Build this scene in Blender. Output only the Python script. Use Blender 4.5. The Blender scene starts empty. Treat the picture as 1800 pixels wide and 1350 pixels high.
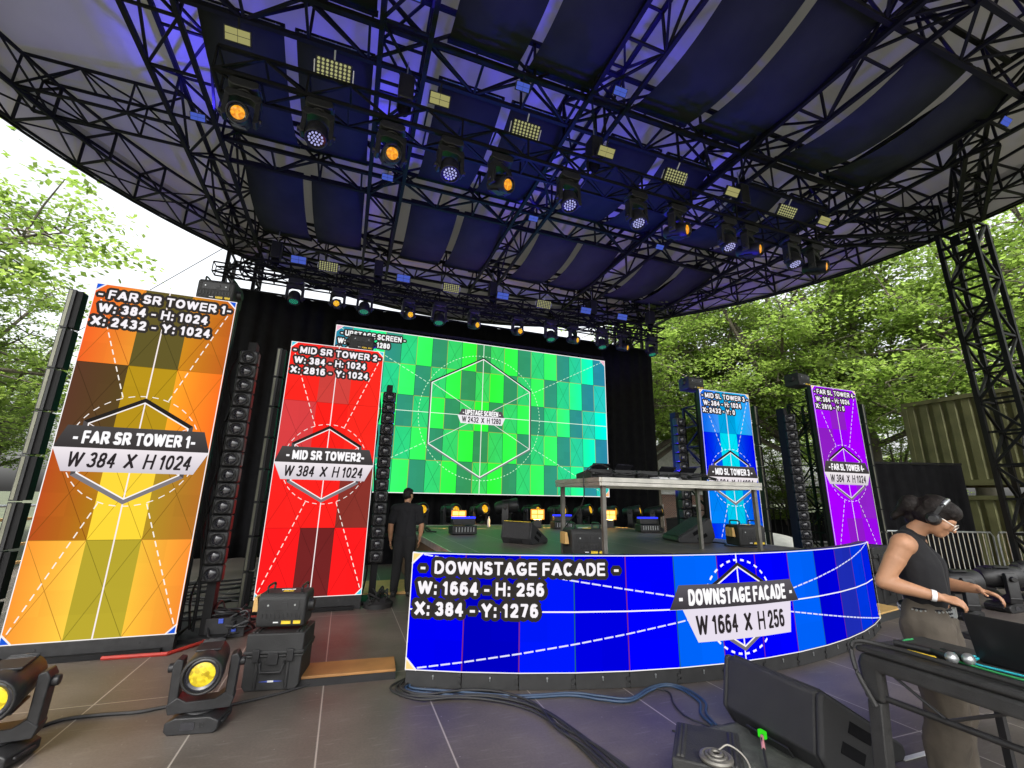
import bpy, math, random
import numpy as np
from mathutils import Vector, Matrix, Euler, noise
rad = math.radians
S = bpy.context.scene
COL = S.collection
random.seed(7)

# ---------------------------------------------------------------- camera, world, sun, exposure
EXPO = 1.5
cam_d = bpy.data.cameras.new('camera'); cam = bpy.data.objects.new('camera', cam_d); COL.objects.link(cam)
cam_d.sensor_fit = 'HORIZONTAL'; cam_d.sensor_width = 36; cam_d.lens = 779.86/1800*36
cam_d.clip_start = 0.05; cam_d.clip_end = 2000
_p, _ro, _h = .2507, .018, .3474
_f = Vector((math.sin(_h)*math.cos(_p), math.cos(_h)*math.cos(_p), math.sin(_p)))
_r = Vector((math.cos(_h), -math.sin(_h), 0)); _u = _r.cross(_f)
_r2 = _r*math.cos(_ro)+_u*math.sin(_ro); _u2 = -_r*math.sin(_ro)+_u*math.cos(_ro)
cm = Matrix((_r2, _u2, -_f)).transposed().to_4x4(); cm.translation = (0, 0, 1.715)
cam.matrix_world = cm
S.camera = cam
S.view_settings.view_transform = 'Standard'; S.view_settings.look = 'None'
S.view_settings.exposure = EXPO; S.view_settings.gamma = 1.0
SUN_EL, SUN_AZ = rad(52), rad(200)
W = bpy.data.worlds.new('World'); S.world = W; W.use_nodes = True
nt = W.node_tree; nt.nodes.clear()
sky = nt.nodes.new('ShaderNodeTexSky'); sky.sky_type = 'NISHITA'; sky.sun_disc = False
sky.sun_elevation = SUN_EL; sky.sun_rotation = SUN_AZ; sky.air_density = 1.2; sky.dust_density = 6.0; sky.ozone_density = 1.0
hs = nt.nodes.new('ShaderNodeHueSaturation'); hs.inputs['Saturation'].default_value = .16; hs.inputs['Value'].default_value = 1.0
# thin overcast: soft cloud variation over the sky
tc = nt.nodes.new('ShaderNodeTexCoord'); nz = nt.nodes.new('ShaderNodeTexNoise'); nz.inputs['Scale'].default_value = 2.2; nz.inputs['Detail'].default_value = 5
rmp = nt.nodes.new('ShaderNodeMapRange'); rmp.inputs['To Min'].default_value = .82; rmp.inputs['To Max'].default_value = 1.25
mul = nt.nodes.new('ShaderNodeMixRGB'); mul.blend_type = 'MULTIPLY'; mul.inputs['Fac'].default_value = 1
bg = nt.nodes.new('ShaderNodeBackground'); bg.inputs['Strength'].default_value = .15
wo = nt.nodes.new('ShaderNodeOutputWorld')
L = nt.links.new
L(sky.outputs[0], hs.inputs['Color']); L(tc.outputs['Generated'], nz.inputs['Vector']); L(nz.outputs['Fac'], rmp.inputs['Value'])
L(hs.outputs[0], mul.inputs['Color1']); L(rmp.outputs[0], mul.inputs['Color2']); L(mul.outputs[0], bg.inputs['Color']); L(bg.outputs[0], wo.inputs['Surface'])
sd = bpy.data.lights.new('sun', 'SUN'); sd.energy = 2.5; sd.angle = rad(14); sd.color = (1, .96, .9)
sun = bpy.data.objects.new('sun', sd); COL.objects.link(sun)
sun.rotation_euler = Vector((-math.sin(SUN_AZ)*math.cos(SUN_EL), -math.cos(SUN_AZ)*math.cos(SUN_EL), -math.sin(SUN_EL))).to_track_quat('-Z', 'Y').to_euler()

# ---------------------------------------------------------------- helpers
def lin(c):
    return tuple(((x/255)/12.92 if x <= 10.3 else ((x/255+.055)/1.055)**2.4) for x in c)
def tag(o, label, cat, group=None, kind=None):
    if label: o['label'] = label
    if cat: o['category'] = cat
    if group: o['group'] = group
    if kind: o['kind'] = kind
    return o
def thing(name, label, cat, loc=(0, 0, 0), rot=(0, 0, 0), group=None):
    o = bpy.data.objects.new(name, None); COL.objects.link(o); o.empty_display_size = .1
    o.location = loc; o.rotation_euler = rot
    return tag(o, label, cat, group)
class MB:
    def __init__(s): s.v = []; s.f = []; s.m = []; s.mi = 0
    def add(s, vs, fs):
        b = len(s.v); s.v += [tuple(v) for v in vs]; s.f += [tuple(i+b for i in f) for f in fs]; s.m += [s.mi]*len(fs)
        return s
    def box(s, c, d, R=None):
        vs = [Vector((x*d[0]/2, y*d[1]/2, z*d[2]/2)) for x in (-1, 1) for y in (-1, 1) for z in (-1, 1)]
        if R is not None: vs = [R @ v for v in vs]
        c = Vector(c)
        return s.add([c+v for v in vs], [(0, 1, 3, 2), (4, 6, 7, 5), (0, 4, 5, 1), (2, 3, 7, 6), (0, 2, 6, 4), (1, 5, 7, 3)])
    def frame(s, p0, p1):
        d = (Vector(p1)-Vector(p0)); d.normalize()
        a = Vector((0, 0, 1)) if abs(d.z) < .9 else Vector((1, 0, 0))
        x = d.cross(a).normalized(); y = x.cross(d).normalized()
        return d, x, y
    def bar(s, p0, p1, w, h=None, caps=False):
        h = h or w; p0 = Vector(p0); p1 = Vector(p1); d, x, y = s.frame(p0, p1)
        o = [x*w/2+y*h/2, -x*w/2+y*h/2, -x*w/2-y*h/2, x*w/2-y*h/2]
        fs = [(i, (i+1) % 4, 4+(i+1) % 4, 4+i) for i in range(4)]
        if caps: fs += [(3, 2, 1, 0), (4, 5, 6, 7)]
        return s.add([p0+q for q in o]+[p1+q for q in o], fs)
    def cyl(s, p0, p1, r0, r1=None, n=12, caps=True):
        r1 = r0 if r1 is None else r1; p0 = Vector(p0); p1 = Vector(p1); d, x, y = s.frame(p0, p1)
        c = [(math.cos(2*math.pi*i/n), math.sin(2*math.pi*i/n)) for i in range(n)]
        vs = [p0+(x*a+y*b)*r0 for a, b in c]+[p1+(x*a+y*b)*r1 for a, b in c]
        fs = [(i, (i+1) % n, n+(i+1) % n, n+i) for i in range(n)]
        if caps: fs += [tuple(range(n-1, -1, -1)), tuple(range(n, 2*n))]
        return s.add(vs, fs)
    def lathe(s, prof, n=20, M=None):
        vs = []; fs = []
        for r, z in prof:
            for i in range(n):
                a = 2*math.pi*i/n; v = Vector((r*math.cos(a), r*math.sin(a), z)); vs.append(M @ v if M else v)
        for k in range(len(prof)-1):
            for i in range(n): fs.append((k*n+i, k*n+(i+1) % n, (k+1)*n+(i+1) % n, (k+1)*n+i))
        fs.append(tuple(range(n-1, -1, -1))); fs.append(tuple(range((len(prof)-1)*n, len(prof)*n)))
        return s.add(vs, fs)
    def sph(s, c, r, n=12, R=None):
        if not hasattr(r, '__len__'): r = (r, r, r)
        vs = []; fs = []; m = n//2
        for k in range(m+1):
            t = math.pi*k/m
            for i in range(n):
                a = 2*math.pi*i/n; v = Vector((math.sin(t)*math.cos(a)*r[0], math.sin(t)*math.sin(a)*r[1], math.cos(t)*r[2]))
                vs.append((R @ v if R is not None else v)+Vector(c))
        for k in range(m):
            for i in range(n): fs.append((k*n+i, (k+1)*n+i, (k+1)*n+(i+1) % n, k*n+(i+1) % n))
        return s.add(vs, fs)
    def tube(s, pts, r, n=6):
        pts = [Vector(p) for p in pts]; N = len(pts); vs = []; fs = []
        rr = r if hasattr(r, '__len__') else [r]*N
        for k, p in enumerate(pts):
            d = pts[min(k+1, N-1)]-pts[max(k-1, 0)]; d.normalize()
            a = Vector((0, 0, 1)) if abs(d.z) < .95 else Vector((1, 0, 0))
            x = d.cross(a).normalized(); y = x.cross(d)
            vs += [p+(x*math.cos(2*math.pi*i/n)+y*math.sin(2*math.pi*i/n))*rr[k] for i in range(n)]
        for k in range(N-1):
            for i in range(n): fs.append((k*n+i, k*n+(i+1) % n, (k+1)*n+(i+1) % n, (k+1)*n+i))
        fs += [tuple(range(n-1, -1, -1)), tuple(range((N-1)*n, N*n))]
        return s.add(vs, fs)
    def prism(s, poly, axis, a0, a1):
        # poly in the two other axes (in order x,y,z without axis)
        def mk(p, a):
            q = list(p); q.insert(axis, a); return tuple(q)
        n = len(poly); vs = [mk(p, a0) for p in poly]+[mk(p, a1) for p in poly]
        fs = [(i, (i+1) % n, n+(i+1) % n, n+i) for i in range(n)]+[tuple(range(n-1, -1, -1)), tuple(range(n, 2*n))]
        return s.add(vs, fs)
    def mesh(s, name, mats, smooth=40):
        me = bpy.data.meshes.new(name); me.from_pydata(s.v, [], s.f)
        if not hasattr(mats, '__len__'): mats = [mats]
        for m in mats: me.materials.append(m)
        me.polygons.foreach_set('material_index', s.m)
        import bmesh
        b = bmesh.new(); b.from_mesh(me); bmesh.ops.recalc_face_normals(b, faces=b.faces); b.to_mesh(me); b.free()
        if smooth:
            me.polygons.foreach_set('use_smooth', [True]*len(me.polygons)); me.set_sharp_from_angle(angle=rad(smooth))
        me.update(); return me
    def build(s, name, mats, parent=None, loc=(0, 0, 0), rot=(0, 0, 0), bevel=0, smooth=40):
        return put(name, s.mesh(name, mats, smooth), parent, loc, rot, bevel)
def put(name, me, parent=None, loc=(0, 0, 0), rot=(0, 0, 0), bevel=0):
    o = bpy.data.objects.new(name, me); COL.objects.link(o); o.location = loc; o.rotation_euler = rot
    if parent: o.parent = parent
    if bevel:
        b = o.modifiers.new('bevel', 'BEVEL'); b.width = bevel; b.segments = 2; b.limit_method = 'ANGLE'; b.angle_limit = rad(40); b.harden_normals = False
    return o
def kids(o): return [c for c in bpy.data.objects if c.parent == o]
def copy_tree(o, parent=None):
    c = o.copy(); COL.objects.link(c); c.parent = parent
    for k in kids(o): copy_tree(k, c)
    return c
def catmull(P, n=8):
    P = [Vector(p) for p in P]; P = [P[0]*2-P[1]]+P+[P[-1]*2-P[-2]]; out = []
    for i in range(1, len(P)-2):
        a, b, c, d = P[i-1:i+3]
        for k in range(n):
            t = k/n; out.append(.5*((2*b)+(c-a)*t+(2*a-5*b+4*c-d)*t*t+(3*b-a-3*c+d)*t**3))
    out.append(P[-2]); return out

# ---------------------------------------------------------------- materials
def newmat(name):
    m = bpy.data.materials.new(name); m.use_nodes = True; n = m.node_tree.nodes; n.clear()
    out = n.new('ShaderNodeOutputMaterial'); return m, n, m.node_tree.links.new, out
def pbr(name, col, rough=.5, metal=0., var=.18, scale=6., bump=0., bscale=60., spec=.5):
    m, n, l, out = newmat(name); b = n.new('ShaderNodeBsdfPrincipled'); l(b.outputs[0], out.inputs[0])
    b.inputs['Metallic'].default_value = metal; b.inputs['Specular IOR Level'].default_value = spec
    t = n.new('ShaderNodeTexCoord'); z = n.new('ShaderNodeTexNoise'); z.inputs['Scale'].default_value = scale; z.inputs['Detail'].default_value = 6
    l(t.outputs['Object'], z.inputs['Vector'])
    r = n.new('ShaderNodeMapRange'); r.inputs['From Min'].default_value = .3; r.inputs['From Max'].default_value = .7
    r.inputs['To Min'].default_value = 1-var; r.inputs['To Max'].default_value = 1+var; l(z.outputs['Fac'], r.inputs['Value'])
    x = n.new('ShaderNodeMixRGB'); x.blend_type = 'MULTIPLY'; x.inputs[0].default_value = 1; x.inputs[1].default_value = (*col, 1); l(r.outputs[0], x.inputs[2])
    l(x.outputs[0], b.inputs['Base Color'])
    r2 = n.new('ShaderNodeMapRange'); r2.inputs['To Min'].default_value = max(.03, rough-.1); r2.inputs['To Max'].default_value = min(1, rough+.12); l(z.outputs['Fac'], r2.inputs['Value']); l(r2.outputs[0], b.inputs['Roughness'])
    if bump:
        z2 = n.new('ShaderNodeTexNoise'); z2.inputs['Scale'].default_value = bscale; z2.inputs['Detail'].default_value = 4; l(t.outputs['Object'], z2.inputs['Vector'])
        bp = n.new('ShaderNodeBump'); bp.inputs['Strength'].default_value = bump; bp.inputs['Distance'].default_value = .01; l(z2.outputs['Fac'], bp.inputs['Height']); l(bp.outputs[0], b.inputs['Normal'])
    return m
def emis(name, col, strength):
    m, n, l, out = newmat(name); e = n.new('ShaderNodeEmission'); e.inputs[0].default_value = (*col, 1); e.inputs[1].default_value = strength; l(e.outputs[0], out.inputs[0]); return m
K = 2**-EXPO
def glow_lens(name, c1, c2, st, scale=34):
    # faceted coloured glass that gives off light
    m, n, l, out = newmat(name); t = n.new('ShaderNodeTexCoord'); v = n.new('ShaderNodeTexVoronoi'); v.inputs['Scale'].default_value = scale; l(t.outputs['Object'], v.inputs['Vector'])
    z = n.new('ShaderNodeTexNoise'); z.inputs['Scale'].default_value = scale*.6; z.inputs['Detail'].default_value = 4; l(t.outputs['Object'], z.inputs['Vector'])
    mx = n.new('ShaderNodeMixRGB'); mx.inputs[0].default_value = .6; l(v.outputs['Color'], mx.inputs[1]); l(z.outputs['Color'], mx.inputs[2])
    bw = n.new('ShaderNodeRGBToBW'); l(mx.outputs[0], bw.inputs[0])
    r = n.new('ShaderNodeValToRGB'); r.color_ramp.elements[0].position = .33; r.color_ramp.elements[1].position = .62; r.color_ramp.elements[0].color = (*c1, 1); r.color_ramp.elements[1].color = (*c2, 1); l(bw.outputs[0], r.inputs[0])
    b = n.new('ShaderNodeBsdfPrincipled'); b.inputs['Base Color'].default_value = (*[.3*x for x in c2], 1); b.inputs['Roughness'].default_value = .12
    l(r.outputs[0], b.inputs['Emission Color']); b.inputs['Emission Strength'].default_value = st; l(b.outputs[0], out.inputs[0]); return m
M = {}
M['truss'] = pbr('black_painted_steel', (.007, .007, .0075), .55, 0, .35, 9, 0, 60, .25)
M['truss_rim'] = pbr('rim_painted_steel', (.011, .011, .013), .55, 0, .3, 9, 0, 60, .25)
M['plastic'] = pbr('black_plastic', (.017, .017, .018), .42, 0, .3, 14, .15, 220)
M['plastic_rough'] = pbr('black_moulded_plastic', (.022, .022, .022), .62, 0, .25, 12, .3, 150)
M['speaker'] = pbr('black_speaker_paint', (.03, .03, .031), .6, 0, .15, 10, .5, 420)
M['grille'] = pbr('speaker_grille', (.03, .03, .031), .65, .1, .1, 30, .6, 700)
M['rubber'] = pbr('black_rubber', (.018, .018, .018), .6)
M['blue_cable'] = pbr('blue_cable_jacket', (.02, .05, .10), .5)
M['green_cable'] = pbr('green_cable_jacket', (.03, .3, .09), .5)
M['teal_cable'] = pbr('teal_cable_jacket', (.02, .42, .5), .5)
M['cloth_black'] = pbr('black_velvet', (.009, .009, .010), .95, 0, .3, 5, .2, 30, .1)
M['alu'] = pbr('worn_aluminium', (.62, .6, .55), .42, .85, .15, 7)
M['alu_dark'] = pbr('dull_aluminium_leg', (.2, .19, .17), .5, .7, .2, 7)
M['steel'] = pbr('galvanised_steel', (.48, .5, .5), .38, .8, .2, 9)
M['lens_glass'] = pbr('dark_lens_glass', (.02, .02, .025), .08, 0, .1, 5, 0, 1, .8)
M['wood_orange'] = pbr('orange_stained_plywood', (.33, .16, .05), .55, 0, .25, 4, .1, 60)
M['wood_tan'] = pbr('tan_plywood', (.62, .38, .13), .55, 0, .2, 4, .1, 60)
M['wood_brown'] = pbr('brown_fascia_wood', (.11, .065, .035), .55, 0, .35, 3, .15, 40)
M['red'] = pbr('red_rubber_edge', (.42, .03, .018), .6)
M['white_tape'] = pbr('white_tape', (.72, .72, .7), .6)
M['white'] = pbr('white_print', (.75, .75, .75), .5)
M['yellow'] = pbr('yellow_label_and_lit_edge', (.75, .52, .03), .5)
M['blue_print'] = pbr('blue_print', (.05, .1, .55), .5)
M['grey_rug'] = pbr('grey_rug', (.075, .08, .068), .95, 0, .35, 9, .8, 90)
M['container'] = pbr('olive_container_paint', (.088, .09, .038), .55, .1, .25, 2.5, .2, 30)
M['skin'] = pbr('skin', (.44, .225, .125), .5, 0, .1, 20, .1, 200)
M['hair'] = pbr('dark_hair', (.010, .007, .006), .55, 0, .5, 40, .5, 160, .25)
M['shirt'] = pbr('black_cotton', (.008, .008, .010), .9, 0, .25, 8, .4, 25)
M['trouser'] = pbr('grey_brown_cotton', (.082, .068, .052), .92, 0, .2, 6, .5, 18)
M['jeans'] = pbr('black_denim', (.011, .011, .012), .9, 0, .25, 8, .4, 30)
M['shoe'] = pbr('black_shoe', (.012, .012, .012), .5)
M['pole'] = pbr('olive_grey_batten', (.2, .2, .15), .4, .4, .2, 5)
M['brick'] = None
M['amber'] = glow_lens('amber_lens_glow', lin((205, 130, 10)), lin((255, 205, 45)), .95*K)
M['amber_orange'] = glow_lens('orange_lens_glow', lin((215, 110, 10)), lin((255, 180, 45)), .95*K)
M['amber_yellow'] = glow_lens('yellow_lens_glow', lin((120, 88, 5)), lin((250, 222, 50)), .85*K, 30)
M['amber_dark'] = emis('amber_lens_shade', lin((150, 105, 12)), .6*K)
M['led_cool'] = emis('cool_led_glow', lin((190, 190, 250)), .8*K)
M['led_teal'] = emis('teal_lens_glow', lin((60, 190, 150)), .55*K)
M['led_warm'] = emis('warm_led_cell', lin((215, 215, 150)), .55*K)
M['panel_yellow'] = emis('pale_yellow_panel_glow', lin((195, 190, 125)), .6*K)
M['panel_blue'] = emis('pale_blue_panel_glow', lin((90, 115, 235)), .6*K)
M['strobe_blue'] = emis('blue_strobe_glow', (.02, .03, 1.0), 2.5*K)
M['blinder'] = emis('amber_blinder_glow', (1, .30, .03), 1.6*K)
M['blinder_core'] = emis('amber_blinder_core', (1, .55, .14), 2.6*K)
M['green_tag'] = emis('green_plug_emission', lin((60, 230, 40)), .9*K)  # bright green of the cable plug, set as emission
def led_mat():
    m, n, l, out = newmat('led_display'); a = n.new('ShaderNodeVertexColor'); a.layer_name = 'Col'
    e = n.new('ShaderNodeEmission'); e.inputs[1].default_value = 1.08*K; l(a.outputs[0], e.inputs[0])
    l(e.outputs[0], out.inputs[0]); return m
M['led'] = led_mat()
def floor_mat():
    m, n, l, out = newmat('black_stage_deck'); b = n.new('ShaderNodeBsdfPrincipled'); l(b.outputs[0], out.inputs[0])
    t = n.new('ShaderNodeTexCoord'); sx = n.new('ShaderNodeSeparateXYZ'); l(t.outputs['Object'], sx.inputs[0])
    def math_(op, a, c=None):
        q = n.new('ShaderNodeMath'); q.operation = op
        if hasattr(a, 'links'): l(a, q.inputs[0])
        else: q.inputs[0].default_value = a
        if c is not None:
            if hasattr(c, 'links'): l(c, q.inputs[1])
            else: q.inputs[1].default_value = c
        return q.outputs[0]
    def line(sock, per, off, w):
        f = math_('FRACT', math_('ADD', math_('DIVIDE', math_('SUBTRACT', sock, off), per), .5))
        return math_('LESS_THAN', math_('ABSOLUTE', math_('SUBTRACT', f, .5)), w/per/2)
    lx = line(sx.outputs[0], .882, 0, .011); ly = line(sx.outputs[1], 2.44, 5.12, .010)
    lines = math_('MAXIMUM', lx, ly)
    z1 = n.new('ShaderNodeTexNoise'); z1.inputs['Scale'].default_value = .9; z1.inputs['Detail'].default_value = 9; z1.inputs['Roughness'].default_value = .62; l(t.outputs['Object'], z1.inputs['Vector'])
    # per-sheet tone
    cmb = n.new('ShaderNodeCombineXYZ'); l(math_('FLOOR', math_('DIVIDE', sx.outputs[0], .882)), cmb.inputs[0]); l(math_('FLOOR', math_('DIVIDE', math_('SUBTRACT', sx.outputs[1], 5.12), 2.44)), cmb.inputs[1])
    wn = n.new('ShaderNodeTexWhiteNoise'); l(cmb.outputs[0], wn.inputs['Vector'])
    r = n.new('ShaderNodeValToRGB'); r.color_ramp.elements[0].position = .28; r.color_ramp.elements[0].color = (.062, .052, .044, 1); r.color_ramp.elements[1].position = .72; r.color_ramp.elements[1].color = (.165, .14, .118, 1)
    l(z1.outputs['Fac'], r.inputs[0])
    mr = n.new('ShaderNodeMapRange'); mr.inputs['To Min'].default_value = .85; mr.inputs['To Max'].default_value = 1.15; l(wn.outputs['Value'], mr.inputs['Value'])
    x0 = n.new('ShaderNodeMixRGB'); x0.blend_type = 'MULTIPLY'; x0.inputs[0].default_value = 1; l(r.outputs[0], x0.inputs[1]); l(mr.outputs[0], x0.inputs[2])
    # grain
    z4 = n.new('ShaderNodeTexNoise'); z4.inputs['Scale'].default_value = 55; z4.inputs['Detail'].default_value = 3; l(t.outputs['Object'], z4.inputs['Vector'])
    mg = n.new('ShaderNodeMapRange'); mg.inputs['To Min'].default_value = .7; mg.inputs['To Max'].default_value = 1.3; l(z4.outputs['Fac'], mg.inputs['Value'])
    x1 = n.new('ShaderNodeMixRGB'); x1.blend_type = 'MULTIPLY'; x1.inputs[0].default_value = 1; l(x0.outputs[0], x1.inputs[1]); l(mg.outputs[0], x1.inputs[2])
    # pale scuffs and specks
    v = n.new('ShaderNodeTexVoronoi'); v.inputs['Scale'].default_value = 8; v.inputs['Randomness'].default_value = 1; l(t.outputs['Object'], v.inputs['Vector'])
    sp = math_('LESS_THAN', v.outputs['Distance'], .05)
    mp = n.new('ShaderNodeMapping'); mp.inputs['Scale'].default_value = (1.2, 7, 1); mp.inputs['Rotation'].default_value = (0, 0, .7); l(t.outputs['Object'], mp.inputs[0])
    z5 = n.new('ShaderNodeTexNoise'); z5.inputs['Scale'].default_value = 4; z5.inputs['Detail'].default_value = 6; l(mp.outputs[0], z5.inputs['Vector'])
    sc = n.new('ShaderNodeMapRange'); sc.inputs['From Min'].default_value = .58; sc.inputs['From Max'].default_value = .76; l(z5.outputs['Fac'], sc.inputs['Value'])
    x2 = n.new('ShaderNodeMixRGB'); l(math_('MAXIMUM', sp, math_('MULTIPLY', sc.outputs[0], .5)), x2.inputs[0]); l(x1.outputs[0], x2.inputs[1]); x2.inputs[2].default_value = (.2, .19, .17, 1)
    x3 = n.new('ShaderNodeMixRGB'); l(math_('MULTIPLY', lines, .75), x3.inputs[0]); l(x2.outputs[0], x3.inputs[1]); x3.inputs[2].default_value = (.42, .38, .33, 1)
    l(x3.outputs[0], b.inputs['Base Color'])
    rr = n.new('ShaderNodeMapRange'); rr.inputs['To Min'].default_value = .38; rr.inputs['To Max'].default_value = .62; l(z1.outputs['Fac'], rr.inputs['Value']); l(rr.outputs[0], b.inputs['Roughness'])
    bp = n.new('ShaderNodeBump'); bp.inputs['Strength'].default_value = .12; bp.inputs['Distance'].default_value = .004; l(z4.outputs['Fac'], bp.inputs['Height']); l(bp.outputs[0], b.inputs['Normal'])
    return m
M['floor'] = floor_mat()
def membrane_mat():
    m, n, l, out = newmat('white_roof_membrane'); t = n.new('ShaderNodeTexCoord')
    z = n.new('ShaderNodeTexNoise'); z.inputs['Scale'].default_value = .35; z.inputs['Detail'].default_value = 8; l(t.outputs['Object'], z.inputs['Vector'])
    r = n.new('ShaderNodeValToRGB'); r.color_ramp.elements[0].position = .3; r.color_ramp.elements[0].color = (.42, .405, .37, 1); r.color_ramp.elements[1].position = .7; r.color_ramp.elements[1].color = (.58, .57, .55, 1); l(z.outputs['Fac'], r.inputs[0])
    d = n.new('ShaderNodeBsdfDiffuse'); l(r.outputs[0], d.inputs[0]); tr = n.new('ShaderNodeBsdfTranslucent'); tr.inputs[0].default_value = (.72, .71, .70, 1)
    mx = n.new('ShaderNodeMixShader'); mx.inputs[0].default_value = .13; l(d.outputs[0], mx.inputs[1]); l(tr.outputs[0], mx.inputs[2]); l(mx.outputs[0], out.inputs[0]); return m
M['membrane'] = membrane_mat()
M['banner'] = pbr('black_mesh_fabric', (.034, .038, .036), .9, 0, .22, 1.2, .2, 60, .1)
def leaf_mat(name, c1, c2, tcol):
    m, n, l, out = newmat(name); g = n.new('ShaderNodeNewGeometry')
    a = n.new('ShaderNodeVertexColor'); a.layer_name = 'Col'
    r = n.new('ShaderNodeValToRGB'); r.color_ramp.elements[0].color = (*c1, 1); r.color_ramp.elements[1].color = (*c2, 1); l(a.outputs[0], r.inputs[0])
    d = n.new('ShaderNodeBsdfDiffuse'); l(r.outputs[0], d.inputs[0])
    mt = n.new('ShaderNodeMixRGB'); mt.blend_type = 'MULTIPLY'; mt.inputs[0].default_value = 1; mt.inputs[2].default_value = (*tcol, 1); l(r.outputs[0], mt.inputs[1])
    tr = n.new('ShaderNodeBsdfTranslucent'); l(mt.outputs[0], tr.inputs[0])
    gl = n.new('ShaderNodeBsdfGlossy'); gl.inputs['Roughness'].default_value = .35; gl.inputs[0].default_value = (.6, .6, .6, 1)
    mx = n.new('ShaderNodeMixShader'); mx.inputs[0].default_value = .5; l(d.outputs[0], mx.inputs[1]); l(tr.outputs[0], mx.inputs[2])
    m2 = n.new('ShaderNodeMixShader'); m2.inputs[0].default_value = .04; l(mx.outputs[0], m2.inputs[1]); l(gl.outputs[0], m2.inputs[2]); l(m2.outputs[0], out.inputs[0]); return m
M['leaf'] = leaf_mat('green_leaves', (.09, .135, .035), (.24, .305, .095), (1.9, 2.1, 1.3))
M['leaf_dark'] = leaf_mat('dark_green_leaves', (.06, .095, .02), (.16, .22, .045), (1.6, 1.7, 1.0))
M['bark'] = pbr('grey_brown_bark', (.11, .095, .075), .9, 0, .35, 3, .6, 20)
M['ground'] = pbr('park_ground', (.045, .055, .025), .95, 0, .4, .4, .5, 8)
M['path'] = pbr('pale_path', (.3, .29, .27), .9, 0, .15, 1)
def brick_mat():
    m, n, l, out = newmat('red_brick_wall'); b = n.new('ShaderNodeBsdfPrincipled'); l(b.outputs[0], out.inputs[0]); b.inputs['Roughness'].default_value = .85
    t = n.new('ShaderNodeTexCoord'); mp = n.new('ShaderNodeMapping'); mp.inputs['Rotation'].default_value = (rad(90), 0, 0); l(t.outputs['Object'], mp.inputs[0])
    k = n.new('ShaderNodeTexBrick'); k.inputs['Scale'].default_value = 4; k.inputs['Color1'].default_value = (.30, .13, .09, 1); k.inputs['Color2'].default_value = (.2, .09, .07, 1); k.inputs['Mortar'].default_value = (.4, .37, .33, 1); k.inputs['Mortar Size'].default_value = .03
    l(mp.outputs[0], k.inputs['Vector']); l(k.outputs[0], b.inputs['Base Color']); return m
M['brick'] = brick_mat()
M['shingle'] = pbr('pale_shingle', (.55, .55, .52), .8, 0, .15, 8)

# ---------------------------------------------------------------- the setting: ground, stage floor
def disc(name, R, z, mat, n=64):
    b = MB(); vs = [(R*math.cos(2*math.pi*i/n), R*math.sin(2*math.pi*i/n), z) for i in range(n)]; b.add(vs, [tuple(range(n))])
    return b.build(name, mat, smooth=0)
tag(disc('ground', 600, -.62, M['ground']), None, None, kind='structure')
b = MB(); b.box((30, 30, -.605), (16, 40, .02), Matrix.Rotation(rad(-35), 3, 'Z')); tag(b.build('path', M['path'], smooth=0), None, None, kind='structure')
b = MB(); b.box((3.9, 4.4, -.3), (21.4, 26, .6)); tag(b.build('stage_floor', M['floor'], smooth=0), None, None, kind='structure')

# ---------------------------------------------------------------- trusses
def truss_mesh(name, p0, p1, w, h, bay=.9, rc=.078, rd=.043, up=None, X=True):
    p0 = Vector(p0); p1 = Vector(p1); d = (p1-p0); Ln = d.length; d.normalize()
    a = Vector(up) if up else (Vector((0, 0, 1)) if abs(d.z) < .9 else Vector((1, 0, 0)))
    s = d.cross(a).normalized(); a = s.cross(d).normalized(); b = MB()
    cor = [s*w/2+a*h/2, -s*w/2+a*h/2, -s*w/2-a*h/2, s*w/2-a*h/2]
    for c in cor: b.bar(p0+c, p1+c, rc, caps=True)
    n = max(1, round(Ln/bay)); st = Ln/n
    for k in range(n+1):
        q = p0+d*st*k
        for i in range(4):
            if k % 2 == 0 or i % 2 == 0: b.bar(q+cor[i], q+cor[(i+1) % 4], rd)
    for k in range(n):
        q = p0+d*st*k; r = p0+d*st*(k+1)
        for i in range(4):
            j = (i+1) % 4
            if (k+i) % 2: b.bar(q+cor[i], r+cor[j], rd)
            else: b.bar(q+cor[j], r+cor[i], rd)
    return b.mesh(name, M['truss'], smooth=0)
def truss(name, label, p0, p1, w, h, group=None, cat='truss', **k):
    return tag(put(name, truss_mesh(name, p0, p1, w, h, **k)), label, cat, group)
ZT = 9.2; HT = .95
LX = [-3.72, .2, 4.05, 7.98, 11.75]; CY = [2.75, 6.45, 10.2, 14.45]
ordn = ['first', 'second', 'third', 'fourth', 'fifth', 'sixth', 'seventh', 'eighth', 'ninth', 'tenth', 'eleventh', 'twelfth', 'thirteenth', 'fourteenth', 'fifteenth', 'sixteenth']
yl = ['black roof truss running upstage above the orange screen tower', 'black roof truss running upstage over the gap between red tower and green screen', 'black roof truss running upstage over the middle of the stage', 'black roof truss running upstage above the blue screen tower', 'black roof truss running upstage along the right end of the fabric panels']
for x, lb in zip(LX, yl): truss('roof_truss', lb, (x, -4.5, ZT+HT/2), (x, 15.2, ZT+HT/2), .8, HT, 'upstage-running roof trusses', bay=1.15)
cl = ['black cross truss at the top edge of the picture', 'black cross truss right above the front lighting truss', 'black cross truss between the second and third rows of hanging panels', 'black cross truss at the back of the roof above the green screen']
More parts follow.
